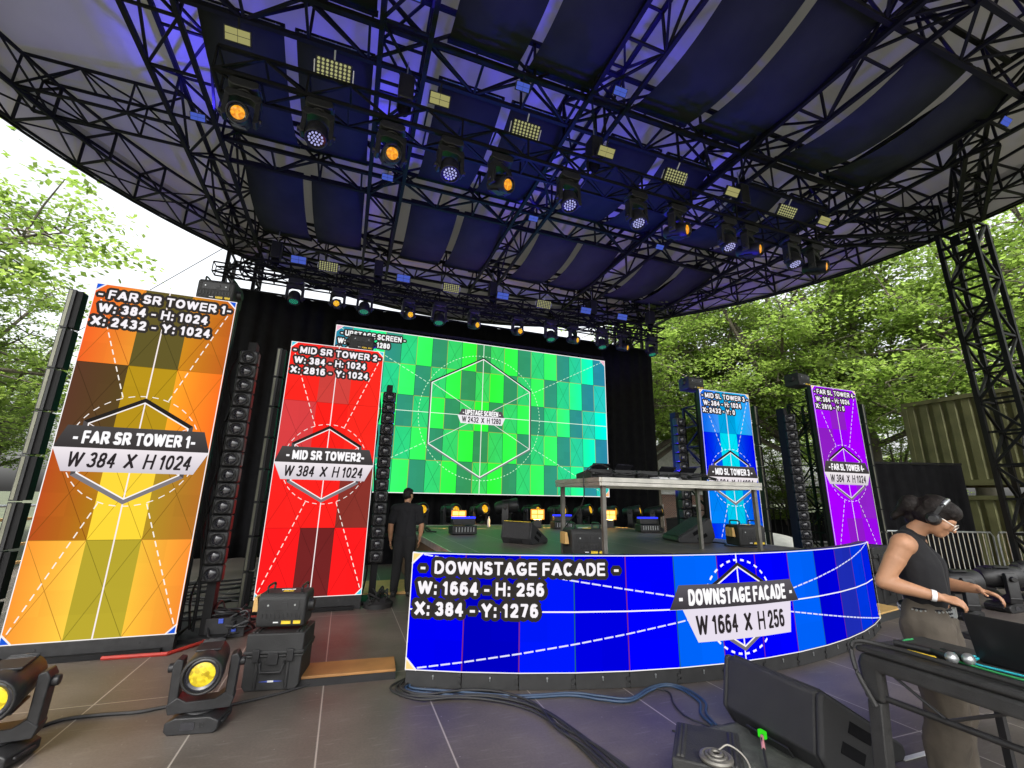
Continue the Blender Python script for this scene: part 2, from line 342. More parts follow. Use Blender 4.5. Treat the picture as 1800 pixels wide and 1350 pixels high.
for y, lb in zip(CY, cl):
    dx = math.sqrt(max(0, 11.2**2-(y-5.86)**2))
    for (xa, xb, part) in ((3.45-dx, LX[0]-.4, 'left outer'), (LX[0]+.4, LX[-1]-.4, ''), (LX[-1]+.4, 3.45+dx, 'right outer')):
        if xb-xa < .8 or (part and y > 14) or (part == 'left outer' and y < 3): continue
        # butted between the upstage trusses
        if part: truss('outrigger_truss', lb.replace('black cross truss', part+' stretch of the cross truss'), (xa, y, ZT+HT/2+.03), (xb, y, ZT+HT/2+.03), .66, HT-.18, 'roof outrigger trusses', bay=1.1, rc=.05, rd=.032)
        else: truss('cross_truss', lb, (xa, y, ZT+HT/2+.02), (xb, y, ZT+HT/2+.02), .72, HT-.1, 'roof cross trusses', bay=.95)
# rim ring
RC = (3.45, 5.86); RR = 11.97
def ring():
    b = MB(); n = 58
    def P(i, r, z): a = 2*math.pi*i/n; return Vector((RC[0]+r*math.cos(a), RC[1]+r*math.sin(a), z))
    r0, r1, z0, z1 = RR-1.0, RR-.06, ZT+.02, ZT+.78
    for i in range(n):
        for r in (r0, r1):
            for z in (z0, z1): b.bar(P(i, r, z), P(i+1, r, z), .055)
        for (a, c) in (((r0, z0), (r1, z0)), ((r0, z0), (r0, z1)), ((r1, z0), (r1, z1)), ((r0, z1), (r1, z1))): b.bar(P(i, *a), P(i, *c), .045)
        if i % 2: b.bar(P(i, r0, z0), P(i+1, r1, z0), .03); b.bar(P(i, r0, z0), P(i+1, r0, z1), .03); b.bar(P(i, r1, z0), P(i+1, r1, z1), .03)
        else: b.bar(P(i, r1, z0), P(i+1, r0, z0), .03); b.bar(P(i, r0, z1), P(i+1, r0, z0), .03); b.bar(P(i, r1, z1), P(i+1, r1, z0), .03)
    return b.mesh('rim_truss', M['truss_rim'], smooth=0)
can = thing('canopy', 'large round white stage canopy with dark curved rim', 'canopy', (RC[0], RC[1], ZT))
def memb():
    b = MB(); n = 96; prof = [(RR+.01, .03), (RR+.01, .84), (RR-.05, .98), (RR-1.2, 1.12), (RR-4, 1.55), (RR-8, 2.0), (1.2, 2.3), (.02, 2.32)]
    vs = []; fs = []
    for r, z in prof:
        for i in range(n): a = 2*math.pi*i/n; vs.append((r*math.cos(a), r*math.sin(a), z+.05*math.cos(a*12)*(r < RR-1 and r > 3)))
    for k in range(len(prof)-1):
        for i in range(n): fs.append((k*n+i, k*n+(i+1) % n, (k+1)*n+(i+1) % n, (k+1)*n+i))
    b.add(vs, fs); me = b.mesh('membrane', M['membrane'], smooth=35); return me
o = put('membrane', memb(), can); md = o.modifiers.new('thickness', 'SOLIDIFY'); md.thickness = .015
b = MB(); n = 96
for i in range(n):
    a0, a1 = 2*math.pi*i/n, 2*math.pi*(i+1)/n; b.bar(((RR+.03)*math.cos(a0), (RR+.03)*math.sin(a0), .0), ((RR+.03)*math.cos(a1), (RR+.03)*math.sin(a1), .0), .045)
b.build('rim_edge', M['truss'], can, smooth=0)
rt = put('rim_truss', ring(), can); rt.location = (-RC[0], -RC[1], -ZT)
# legs of the roof
def leg(label, x, y, w=.72):
    t = thing('support_tower', label, 'truss tower', (x, y, -.62), group='roof support legs')
    me = truss_mesh('lattice', (0, 0, .1), (0, 0, ZT+.55), w, w, bay=.8, rc=.1, rd=.055); put('lattice', me, t)
    b = MB(); b.box((0, 0, .04), (1.5, 1.5, .08)); b.build('base_plate', M['truss'], t)
    for s in (-1, 1): b = MB(); b.box((s*(w/2+.03), 0, ZT+.12), (.05, .2, .3)); b.box((s*(w/2+.032), 0, ZT+.0), (.04, w+.1, .08)); b.build('head_bracket', M['truss'], t)
    return t
leg('black lattice roof leg in front of the olive containers', 15.3, 5.95)
leg('black lattice roof leg behind the black drape, above the orange tower', -3.75, 15.2, .8)
leg('black lattice roof leg behind the right end of the black drape', 10.9, 15.4, .8)
leg('black lattice roof leg left of the stage, outside the picture', -8.3, 5.95)
truss('brace_truss', 'black diagonal truss joining the right roof leg to the front of the grid', (12.2, 4.1, ZT+.35), (14.9, 5.6, ZT+.2), .5, .8, 'braces at the right roof leg', bay=.7)
truss('brace_truss', 'black diagonal truss joining the right roof leg to the back of the grid', (12.2, 7.9, ZT+.35), (14.9, 6.3, ZT+.2), .5, .8, 'braces at the right roof leg', bay=.7)
# hanging fabric panels (rows of slings)
rows = [(3.2, 6.15, 'nearest row'), (6.95, 9.85, 'middle row'), (10.85, 14.0, 'back row')]
def panel_mesh(w, d, sag):
    b = MB(); n = 14
    def z(t): return -sag*(1-(2*t-1)**2)*1.0
    vs = []; fs = []
    for k in range(n+1):
        t = k/n
        for x in (0, w): vs.append((x, t*d, z(t)))
    for k in range(n): fs.append((2*k, 2*k+1, 2*k+3, 2*k+2))
    b.add(vs, fs); return b.mesh('fabric', M['banner'], smooth=60)
npan = 0; pnames = ['leftmost', 'second from left', 'third from left', 'fourth from left', 'fourth from right', 'third from right', 'second from right', 'rightmost']
for r, (y0, y1, rn) in enumerate(rows):
    me = panel_mesh(1.3, y1-y0, .30); rb = None
    for i in range(4):
        for j in range(2):
            x = LX[i]+.62+j*1.5+(.1 if i else 0)
            t = thing('hanging_banner', 'black mesh fabric panel slung under the canopy, %s of the %s' % (pnames[i*2+j], rn), 'banner', (x, y0, ZT+.32), (0, 0, 0), 'fabric panels under the canopy')
            o = put('fabric', me, t); mo = o.modifiers.new('thickness', 'SOLIDIFY'); mo.thickness = .012
            if rb is None:
                b = MB(); b.box((.65, .0, .015), (1.34, .07, .07)); rb = b.mesh('batten', M['truss'], 0)
                b = MB()
                b.box((.65, -.037, -.02), (1.2, .004, .012))
                for q in range(5): b.sph((.12+q*.265, -.04, -.02), .012, 6)
                rs = b.mesh('bolts', M['steel'])
            put('batten', rb, t); put('batten', rb, t, (0, y1-y0, 0)); put('bolt_row', rs, t)

# lettering drawn as strokes (a plain bold sans)
def ea(cx, cy, rx, ry, a0, a1, n=12): return [(cx+rx*math.cos(rad(a0+(a1-a0)*k/n)), cy+ry*math.sin(rad(a0+(a1-a0)*k/n))) for k in range(n+1)]
GLYPH = {
 'A': (.80, [[(0, 0), (.5, 1), (1, 0)], [(.18, .30), (.82, .30)]]), 'C': (.74, [ea(.5, .5, .5, .5, 48, 312, 18)]), 'D': (.74, [[(.4, 0), (0, 0), (0, 1), (.4, 1)]+ea(.4, .5, .6, .5, 90, -90, 14)]),
 'E': (.64, [[(1, 1), (0, 1), (0, 0), (1, 0)], [(0, .53), (.93, .53)]]), 'F': (.60, [[(1, 1), (0, 1), (0, 0)], [(0, .5), (.88, .5)]]), 'G': (.78, [ea(.5, .5, .5, .5, 48, 318, 18)+[(.97, .2), (.97, .43), (.55, .43)]]),
 'H': (.72, [[(0, 0), (0, 1)], [(1, 0), (1, 1)], [(0, .52), (1, .52)]]), 'I': (.19, [[(.5, 0), (.5, 1)]]), 'L': (.58, [[(0, 1), (0, 0), (1, 0)]]), 'M': (.86, [[(0, 0), (0, 1), (.5, .08), (1, 1), (1, 0)]]), 'N': (.72, [[(0, 0), (0, 1), (1, 0), (1, 1)]]),
 'O': (.80, [ea(.5, .5, .5, .5, 0, 360, 24)]), 'P': (.66, [[(0, 0), (0, 1), (.6, 1)]+ea(.6, .73, .4, .27, 90, -90)+[(0, .46)]]), 'R': (.74, [[(0, 0), (0, 1), (.6, 1)]+ea(.6, .74, .34, .26, 90, -90)+[(0, .48)], [(.5, .48), (1, 0)]]),
 'S': (.66, [ea(.5, .745, .46, .255, 22, 250, 12)+ea(.48, .26, .52, .26, 72, -158, 14)]), 'T': (.68, [[(0, 1), (1, 1)], [(.5, 1), (.5, 0)]]), 'U': (.72, [[(0, 1), (0, .34)]+ea(.5, .34, .5, .34, 180, 360)+[(1, 1)]]),
 'W': (1.06, [[(0, 1), (.25, 0), (.5, 1), (.75, 0), (1, 1)]]), 'X': (.74, [[(0, 0), (1, 1)], [(0, 1), (1, 0)]]), 'Y': (.74, [[(0, 1), (.5, .45), (1, 1)], [(.5, .45), (.5, 0)]]),
 '0': (.56, [ea(.5, .5, .5, .5, 0, 360, 22)]), '1': (.40, [[(.0, .72), (.72, 1), (.72, 0)]]), '2': (.56, [ea(.5, .7, .48, .3, 170, -28, 12)+[(0, 0), (1, 0)]]), '3': (.56, [ea(.46, .745, .44, .255, 158, -90, 12)+ea(.46, .26, .54, .26, 90, -160, 13)]),
 '4': (.58, [[(.74, 0), (.74, 1), (0, .28), (1, .28)]]), '5': (.56, [[(.92, 1), (.16, 1), (.06, .5)]+ea(.47, .32, .53, .32, 125, -160, 14)]), '6': (.56, [ea(.5, .31, .5, .31, 0, 360, 18), [(0, .33)]+ea(.52, .5, .52, .5, 180, 50, 10)]),
 '7': (.54, [[(0, 1), (1, 1), (.34, 0)]]), '8': (.56, [ea(.5, .745, .44, .255, 0, 360, 18), ea(.5, .26, .5, .26, 0, 360, 18)]), '9': (.56, [ea(.5, .69, .5, .31, 0, 360, 18), [(1, .67)]+ea(.48, .5, .52, .5, 0, -130, 10)]),
 ':': (.2, [[(.5, -.02), (.5, .05)], [(.5, .58), (.5, .65)]]), '-': (.38, [[(0, .38), (1, .38)]])}
# ---------------------------------------------------------------- LED screens
class Canvas:
    def __init__(s, w, h, sx, cuts=None): s.w = w; s.h = h; s.sx = sx; s.cuts = cuts; s.P = []
    def tiles(s, x, y, w, h, ca, cb, nx, ny, layer=0):
        # the modules of one cabinet, each a touch lighter or darker
        for i in range(nx):
            for j in range(ny):
                k = 1+random.uniform(-.018, .018); f0, f1 = i/nx, (i+1)/nx
                A = [min(255, (p+(q-p)*f0)*k) for p, q in zip(ca, cb)]; B = [min(255, (p+(q-p)*f1)*k) for p, q in zip(ca, cb)]
                s.poly([(x+w*f0, y+h*j/ny), (x+w*f1, y+h*j/ny), (x+w*f1, y+h*(j+1)/ny), (x+w*f0, y+h*(j+1)/ny)], [A, B, B, A], layer)
    def poly(s, pts, col, layer):
        cols = [lin(c) for c in col] if hasattr(col[0], '__len__') else [lin(col)]*len(pts)
        s.P.append(([tuple(p) for p in pts], cols, layer))
    def rect(s, x0, y0, x1, y1, col, layer): s.poly([(x0, y0), (x1, y0), (x1, y1), (x0, y1)], col, layer)
    def line(s, a, b, w, col, layer, dash=None):
        a = Vector(a); b = Vector(b); d = b-a; Ln = d.length; d.normalize(); q = Vector((-d.y, d.x))*w/2
        segs = [(0, Ln)] if not dash else [(k*(dash[0]+dash[1]), min(Ln, k*(dash[0]+dash[1])+dash[0])) for k in range(int(Ln/(dash[0]+dash[1]))+1)]
        for u, v in segs:
            if v > u: s.poly([a+d*u-q, a+d*v-q, a+d*v+q, a+d*u+q], col, layer)
    def arc(s, c, r, w, col, layer, n=40, duty=.55):
        for k in range(n):
            a0 = 2*math.pi*k/n; a1 = a0+2*math.pi/n*duty
            s.poly([(c[0]+(r+e)*math.cos(a), c[1]+(r+e)*math.sin(a)) for a, e in ((a0, -w/2), (a1, -w/2), (a1, w/2), (a0, w/2))], col, layer)
    def text(s, txt, cx, cy, w, h, col, layer, bold=.19, shear=0, halo=None, hcol=(52, 48, 46), left=False):
        x = 0; strokes = []
        for ch in txt:
            if ch == ' ': x += .30; continue
            W_, st = GLYPH[ch]; wb = bold
            for pl in st: strokes.append([(x+wb/2+u*max(.001, W_-wb), wb/2+v*(1-wb)) for u, v in pl])
            x += W_+.13
        x -= .13; kx = w/x; ox = cx if left else cx-w/2; wd = bold*h
        T = lambda p: Vector((ox+(p[0]+(p[1]-.5)*shear)*kx, cy+h/2-p[1]*h))
        kk = .5+.5*min(1, kx/h)
        for pl in strokes:
            P = [T(p) for p in pl]
            for si, (a, b_) in enumerate(zip(P, P[1:])):
                d = (b_-a)
                if d.length > 1e-6:
                    dn = d.normalized(); ex = wd/2*(kk*abs(dn.x)+abs(dn.y))*(1 if min(abs(dn.x), abs(dn.y)) < .2 else .3)
                    if si == 0: a = a-dn*ex
                    if si == len(P)-2: b_ = b_+dn*ex
                d = b_-a
                if d.length < 1e-6: continue
                d.normalize(); ww = wd*(kk*abs(d.y)+abs(d.x)); q = Vector((-d.y, d.x))*ww/2
                s.poly([a-q, b_-q, b_+q, a+q], col, layer)
                if halo: q = Vector((-d.y, d.x))*(ww/2+halo); s.poly([a-q-d*halo*.4, b_-q+d*halo*.4, b_+q+d*halo*.4, a+q-d*halo*.4], hcol, layer-.6)
            for k, p in enumerate(P):
                rx, ry = wd*kk/2, wd/2
                if 0 < k < len(P)-1: s.poly([(p.x+rx*math.cos(t*.785), p.y+ry*math.sin(t*.785)) for t in range(8)], col, layer)
                if halo: s.poly([(p.x+(rx+halo)*math.cos(t*.5236), p.y+(ry+halo)*math.sin(t*.5236)) for t in range(12)], hcol, layer-.6)
    def clip(s):
        if not s.cuts: return s.P
        out = []
        for pts, cols, ly in s.P:
            xs = [p[0] for p in pts]; lo, hi = min(xs), max(xs)
            cur = [(pts, cols)]
            if hi-lo < 30: out.append((pts, cols, ly)); continue
            for c in s.cuts:
                if not (lo < c < hi): continue
                nx = []
                for pp, cc in cur:
                    for side in (1, -1):
                        q = []; qc = []
                        for i in range(len(pp)):
                            A, B = pp[i], pp[(i+1) % len(pp)]; a, b_ = (A[0]-c)*side, (B[0]-c)*side
                            if a <= 0: q.append(A); qc.append(cc[i])
                            if a*b_ < 0:
                                t = a/(a-b_); q.append((c, A[1]+(B[1]-A[1])*t)); qc.append(tuple(cc[i][k]+(cc[(i+1) % len(pp)][k]-cc[i][k])*t for k in range(3)))
                        if len(q) > 2: nx.append((q, qc))
                cur = nx
            out += [(q, qc, ly) for q, qc in cur]
        return out
    def mesh(s, name, fn, step=.0016):
        vs = []; fs = []; cs = []
        for pts, cols, ly in s.clip():
            b0 = len(vs); vs += [fn(p[0], p[1], ly*step) for p in pts]; fs.append(tuple(range(b0, b0+len(pts)))); cs += list(cols)
        me = bpy.data.meshes.new(name); me.from_pydata(vs, [], fs); me.materials.append(M['led'])
        ca = me.color_attributes.new('Col', 'FLOAT_COLOR', 'CORNER')
        arr = np.ones((len(me.loops), 4), np.float32); li = np.empty(len(me.loops), np.int32); me.loops.foreach_get('vertex_index', li)
        arr[:, :3] = np.array(cs, np.float32)[li]; ca.data.foreach_set('color', arr.ravel()); me.update(); return me
def hexa(cv, c, R, w1, w2, top, bot):
    P = lambda r, k: (c[0]+r*math.sin(k*math.pi/3), c[1]-r*math.cos(k*math.pi/3))
    for k in range(6):
        col = top if k in (0, 5) else (tuple((a+b)//2 for a, b in zip(top, bot)) if k in (1, 4) else bot)
        cv.poly([P(R-w1, k), P(R, k), P(R, k+1), P(R-w1, k+1)], col, 6)
        cv.poly([P(R-w1-w2, k), P(R-w1, k), P(R-w1, k+1), P(R-w1-w2, k+1)], (250, 245, 245), 6)
        cv.line(c, P(R-w1-w2, k), w2*.5, (245, 235, 235), 4)
def corners(cv, s, cols):
    w, h = cv.w, cv.h
    for (x, y, dx, dy), c in zip(((0, 0, 1, 1), (w, 0, -1, 1), (w, h, -1, -1), (0, h, 1, -1)), cols):
        cv.poly([(x, y), (x+dx*s, y), (x, y+dy*s)], c, 8); cv.line((x+dx*s, y), (x, y+dy*s), 4, (245, 240, 240), 8.5)
def border(cv, t):
    w, h = cv.w, cv.h
    for r in ((0, 0, w, t), (0, h-t, w, h), (0, 0, t, h), (w-t, 0, w, h)): cv.rect(*r, (250, 245, 245), 9)
def tower_canvas(name, mid, l2, l3, tiles, ccols, xcol, w1=.94, off=0, w2=.76, w3=.76, xx=True):
    cv = Canvas(384, 1024, .5)
    for r in range(4):
        for c in range(3):
            a, b_ = tiles[r][c]; x, y = c*128, r*256
            cv.tiles(x, y, 128, 256, a, b_, 2, 4)
            if xx:
                dk = tuple(int((p+q)/2*.74) for p, q in zip(a, b_))
                cv.line((x, y), (x+128, y+256), 1.6, dk, 1); cv.line((x+128, y), (x, y+256), 1.6, dk, 1); cv.line((x, y), (x+128, y), 1.6, dk, 1)
    c = (192, 512); R = 158
    cv.line((192, 0), (192, 1024), 3.6, (248, 235, 235), 2)
    for sx in (0, 384):
        for sy in (0, 1024):
            d = Vector((c[0]-sx, c[1]-sy)); e = Vector((sx, sy))+d*(1-(R+2)/d.length); cv.line((sx, sy), e, 3.2, (248, 240, 230), 3, dash=(17, 11))
    cv.arc(c, R+5, 2.6, (248, 240, 235), 5, 34)
    hexa(cv, c, R, 13, 4, (40, 36, 34), (125, 120, 125))
    cv.poly([(c[0]-170, 448), (c[0]+170, 448), (c[0]+192, 512), (c[0]-192, 512)], [(75, 72, 72), (75, 72, 72), (58, 54, 54), (58, 54, 54)], 8)
    cv.poly([(0, 512), (384, 512), (352, 580), (32, 580)], [(236, 228, 232)]*2+[(205, 198, 206)]*2, 8)
    cv.text(mid, 192, 481, 300, 38, (250, 248, 250), 10, bold=.2)
    cv.text('W 384  X  H 1024', 192, 546, 300, 44, (45, 40, 42), 10, bold=.135, shear=.16)
    cv.text(name, 192, 34, 384*w1, 30, (245, 240, 245), 12.5, halo=8)
    cv.text(l2, 20, 80, 384*w2, 30, (245, 240, 245), 12.5, halo=8, left=True)
    cv.text(l3, 11, 124, 384*w3, 30, (245, 240, 245), 12.5, halo=8, left=True)
    corners(cv, 26, ccols); border(cv, 2.4)
    return cv
g = lambda a, b=None: (a, b or a)
T1 = [[g((242, 100, 40), (236, 150, 50)), g((98, 88, 42)), g((205, 138, 32), (192, 96, 34))],
      [g((92, 58, 42), (88, 70, 36)), g((182, 145, 28)), g((250, 165, 42), (246, 112, 36))],
      [g((184, 78, 32), (176, 122, 28)), g((250, 212, 58)), g((172, 140, 40), (180, 110, 40))],
      [g((252, 150, 52), (250, 205, 72)), g((182, 164, 48)), g((246, 192, 62), (244, 140, 50))]]
T2 = [[g((250, 40, 32)), g((205, 66, 60)), g((250, 42, 32))], [g((216, 64, 66)), g((250, 34, 28)), g((252, 42, 32))],
      [g((252, 36, 32)), g((252, 34, 30)), g((132, 50, 42))], [g((254, 28, 30)), g((112, 36, 36)), g((254, 28, 30))]]
T3 = [[g((0, 95, 225), (62, 145, 240)), g((0, 155, 215)), g((0, 180, 240), (60, 150, 240))], [g((0, 0, 235), (0, 85, 225)), g((0, 215, 236)), g((0, 80, 222), (0, 0, 235))],
      [g((0, 125, 240)), g((0, 192, 228)), g((0, 120, 225), (0, 50, 220))], [g((0, 20, 235), (0, 100, 228)), g((0, 172, 232)), g((0, 140, 236), (0, 90, 236))]]
T4 = [[g((164, 8, 246)), g((140, 32, 192)), g((160, 0, 250))], [g((140, 30, 192)), g((152, 0, 242)), g((164, 0, 250))],
      [g((165, 0, 250)), g((160, 0, 242)), g((140, 34, 196))], [g((166, 0, 250)), g((140, 26, 196)), g((152, 10, 228))]]
def led_tower(label, x, y, z0, cv, side):
    t = thing('led_tower', label, 'LED screen', (x, y, 0), group='tall LED screen towers')
    put('display', cv.mesh('display', lambda u, v, d: (u/256, -.012-d, z0+4-v/256)), t)
    b = MB(); b.box((.75, .045, z0+2), (1.496, .1, 3.996)); b.build('cabinet', M['plastic'], t, bevel=.006)
    b = MB(); b.box((.75, .03, z0/2), (1.5, .12, z0-.006)); 
    for q in (.3, 1.18): b.cyl((q, -.031, z0*.66), (q, -.036, z0*.66), .012)
    b.build('base_skirt', M['plastic'], t, bevel=.004)
    put('support_truss', truss_mesh('support_truss', (.75+side*.28, .5, .05), (.75+side*.28, .5, z0+3.7), .6, .5, bay=.5, rc=.05, rd=.025), t)
    b = MB()
    for k in range(9): b.bar((.05, .2, z0+.25+k*.44), (1.45, .2, z0+.25+k*.44), .035)
    for q in (.05, .75, 1.45): b.bar((q, .13, z0), (q, .13, z0+3.95), .04, .1)
    b.build('mounting_frame', M['truss'], t, smooth=0)
    b = MB(); b.box((.75, .5, .03), (1.3, 1.2, .05)); b.build('base_plate', M['truss'], t)
    return t
bl = (30, 90, 215); cy = (70, 205, 225); ye = (245, 205, 120)
led_tower('orange and yellow test pattern tower, far left of the stage', -3.106, 6.448, .18, tower_canvas('- FAR SR TOWER 1-', '- FAR SR TOWER 1-', 'W: 384 - H: 1024', 'X: 2432 - Y: 1024', T1, [bl]*4, 0, off=-2, w3=.82), 1)
led_tower('red test pattern tower beside the green screen', -1.087, 7.925, .2, tower_canvas('- MID SR TOWER 2-', '- MID SR TOWER2-', 'W: 384 - H: 1024', 'X: 2816 - Y: 1024', T2, [cy]*4, 0, off=-2, w3=.82), 1)
led_tower('bright blue and cyan test pattern tower behind the raised table', 7.52, 7.97, .25, tower_canvas('- MID SL TOWER 3 -', '- MID SL TOWER 3 -', 'W: 384 - H: 1024', 'X: 2432 - Y: 0', T3, [ye]*4, 0, w3=.64), -1)
led_tower('purple test pattern tower at the right of the stage', 10.04, 7.107, .4, tower_canvas('- FAR SL TOWER 4-', '- FAR SL TOWER 4-', 'W: 384 - H: 1024', 'X: 2816 - Y: 0', T4, [ye]*4, 0, w3=.64, xx=False), -1)
# red rubber edging at the tower feet
for lb, pts in (('red edge strip of the mat under the orange tower', [(-2.2, 6.33), (-1.62, 6.3), (-1.38, 6.62), (-1.28, 7.0)]), ('red edge strip of the mat between orange and red towers', [(-1.22, 8.3), (-1.36, 7.75), (-1.1, 7.72), (-.8, 7.7)])):
    b = MB(); b.tube([(x, y, .02) for x, y in pts], .02, 6); tag(b.build('mat_edge', M['red']), lb, 'mat edge')
# upstage screen
def upstage():
    cv = Canvas(2432, 1280, 1)
    def mixc(a, b_, t): return tuple(int(p+(q-p)*t) for p, q in zip(a, b_))
    gb = [((55, 148, 85), (50, 150, 125), (40, 135, 165)), ((62, 214, 92), (45, 212, 135), (40, 200, 195)), ((48, 252, 58), (60, 255, 115), (0, 252, 232))]
    for c in range(19):
        for r in range(5):
            t = min(1, abs(c-9)/9.3)
            def col(tt):
                k = gb[(c+r) % 3]; tt = min(1, tt); return mixc(k[0], k[1], tt/.62) if tt < .62 else mixc(k[1], k[2], (tt-.62)/.38)
            a = col(abs(c-.5-9)/9.3); b_ = col(abs(c+.5-9)/9.3); x, y = c*128, r*256
            cv.tiles(x, y, 128, 256, a, b_, 2, 4)
            ln = (170, 170, 70)
            cv.line((x, y), (x, y+256), 4, ln if (c+r) % 2 else (40, 110, 70), 1); cv.line((x, y), (x+128, y), 4, ln if (c+r) % 3 else (40, 110, 70), 1)
            if (c+r) % 3 == 1:
                dk = tuple(int(q*.74) for q in a); cv.line((x, y), (x+128, y+256), 3, dk, 1.5); cv.line((x+128, y), (x, y+256), 3, dk, 1.5)
    c = (1216, 640); R = 520; wht = (222, 248, 226)
    cv.line((1216, 0), (1216, 1280), 6, wht, 2); cv.line((0, 640), (2432, 640), 5.5, wht, 2)
    for sx in (0, 2432):
        for sy in (0, 1280):
            d = Vector((c[0]-sx, c[1]-sy)); cv.line((sx, sy), Vector((sx, sy))+d*(1-R/d.length), 5, (200, 245, 215), 3, dash=(26, 14))
    cv.arc(c, R+10, 5.5, (200, 248, 205), 5, 110, .5); hexa(cv, c, R, 13, 8, (30, 55, 35), (110, 130, 120))
    cv.poly([(1040, 588), (1392, 588), (1416, 640), (1016, 640)], (85, 80, 85), 8); cv.poly([(1006, 640), (1426, 640), (1396, 708), (1036, 708)], (236, 232, 238), 8)
    cv.text('- UPSTAGE SCREEN -', 1216, 614, 330, 44, (250, 250, 250), 10); cv.text('W 2432  X  H 1280', 1216, 674, 340, 48, (45, 40, 42), 10, bold=.14)
    cv.text('- UPSTAGE SCREEN -', 40, 60, 500, 46, (245, 245, 245), 12, halo=12, left=True); cv.text('W: 2432 - H: 1280', 24, 128, 395, 46, (245, 245, 245), 12, halo=12, left=True); cv.text('X: 0 - Y: 0', 20, 196, 250, 46, (245, 245, 245), 12, halo=12, left=True)
    corners(cv, 60, [(235, 180, 200), (235, 180, 200), (240, 180, 120), (240, 180, 120)]); border(cv, 6); return cv
t = thing('upstage_screen', 'wide green test pattern screen at the back of the stage', 'LED screen', (-.754, 13.94, 0))
put('display', upstage().mesh('display', lambda u, v, d: (u/256, -.012-d*2.2, 6.79-v/256)), t)
b = MB(); b.box((4.75, .06, 4.29), (9.497, .13, 4.997)); b.build('cabinet', M['plastic'], t, bevel=.006)
b = MB()
for k in range(20): b.box((k*.5, .05, 6.84), (.08, .08, .09))
b.bar((0, .05, 6.92), (9.5, .05, 6.92), .08); b.build('hanging_bar', M['truss'], t, smooth=0)
# curved facade
FC = (4.03, 11.43); FR = 7.47; NP = 13; A0 = -26.4; DA = 52.8/NP
def fpt(i): a = rad(A0+DA*i); return Vector((FC[0]+FR*math.sin(a), FC[1]-FR*math.cos(a), 0))
FP = [fpt(i) for i in range(NP+1)]; FZ = .145; FH = 1.03
def fac(u, v, d, z0=FZ):
    i = min(NP-1, max(0, int(u//128))); f = u/128-i; p = FP[i].lerp(FP[i+1], f); e = (FP[i+1]-FP[i]).normalized(); nrm = Vector((e.y, -e.x, 0))
    q = p+nrm*(.012+d*1.6); return (q.x, q.y, z0+FH*(1-v/256))
def facade():
    cv = Canvas(1664, 256, 1, cuts=[128*k for k in range(1, NP)])
    cols = [(0, 0, 236), (0, 0, 190), (0, 22, 242), (0, 0, 218), (0, 0, 248), (0, 98, 246), (0, 0, 238), (0, 0, 246), (0, 94, 242), (0, 0, 208), (28, 42, 172), (0, 52, 216), (0, 30, 220)]
    for k, c in enumerate(cols): cv.tiles(k*128, 0, 128, 256, c, c, 2, 4)
    for k in range(1, NP): cv.line((k*128, 0), (k*128, 256), 2.5, (120, 40, 130) if k not in (3, 5, 9) else (30, 90, 130), 1)
    c = (832, 128); R = 106; wht = (250, 246, 250)
    cv.line((0, 128), (1664, 128), 3.2, wht, 2); cv.line((832, 0), (832, 256), 3.4, wht, 2)
    for sx in (0, 1664):
        for sy in (0, 256):
            d = Vector((c[0]-sx, c[1]-sy)); cv.line((sx, sy), Vector((sx, sy))+d*(1-R/d.length), 3.4, (225, 225, 250), 3, dash=(22, 5))
    cv.arc(c, R+6, 5, wht, 5, 30, .5); hexa(cv, c, R, 9, 4, (45, 42, 45), (120, 112, 118))
    cv.poly([(c[0]-185, 72), (c[0]+185, 72), (c[0]+212, 128), (c[0]-212, 128)], [(92, 88, 96)]*2+[(60, 56, 60)]*2, 8)
    cv.poly([(c[0]-178, 128), (c[0]+178, 128), (c[0]+165, 204), (c[0]-140, 204)], [(226, 218, 232)]*4, 8)
    cv.text('-  DOWNSTAGE FACADE  -', 832, 101, 372, 38, (250, 248, 250), 10, bold=.2); cv.text('W 1664  X  H 256', 832, 166, 285, 44, (45, 40, 42), 10, bold=.15)
    cv.text('-  DOWNSTAGE FACADE  -', 22, 32, 470, 30, (245, 240, 245), 12.5, halo=9, left=True); cv.text('W: 1664 - H: 256', 18, 78, 294, 30, (245, 240, 245), 12.5, halo=9, left=True); cv.text('X: 384 - Y: 1276', 14, 124, 284, 30, (245, 240, 245), 12.5, halo=9, left=True)
    corners(cv, 26, [(245, 215, 140)]*4); border(cv, 2.2); return cv
t = thing('led_facade', 'long curved blue test pattern screen along the front of the riser', 'LED screen', (0, 0, 0))
put('display', facade().mesh('display', fac), t)
b = MB(); 
for i in range(NP):
    e = (FP[i+1]-FP[i]).normalized(); nn = Vector((e.y, -e.x, 0)); a, c_ = FP[i]+e*.003, FP[i+1]-e*.003
    vs = [p+nn*k+Vector((0, 0, z)) for p in (a, c_) for k in (.008, -.09) for z in (FZ, FZ+FH)]
    b.add(vs, [(0, 1, 3, 2), (4, 6, 7, 5), (0, 4, 5, 1), (2, 3, 7, 6), (0, 2, 6, 4), (1, 5, 7, 3)])
b.build('cabinet', M['plastic'], t, smooth=0)
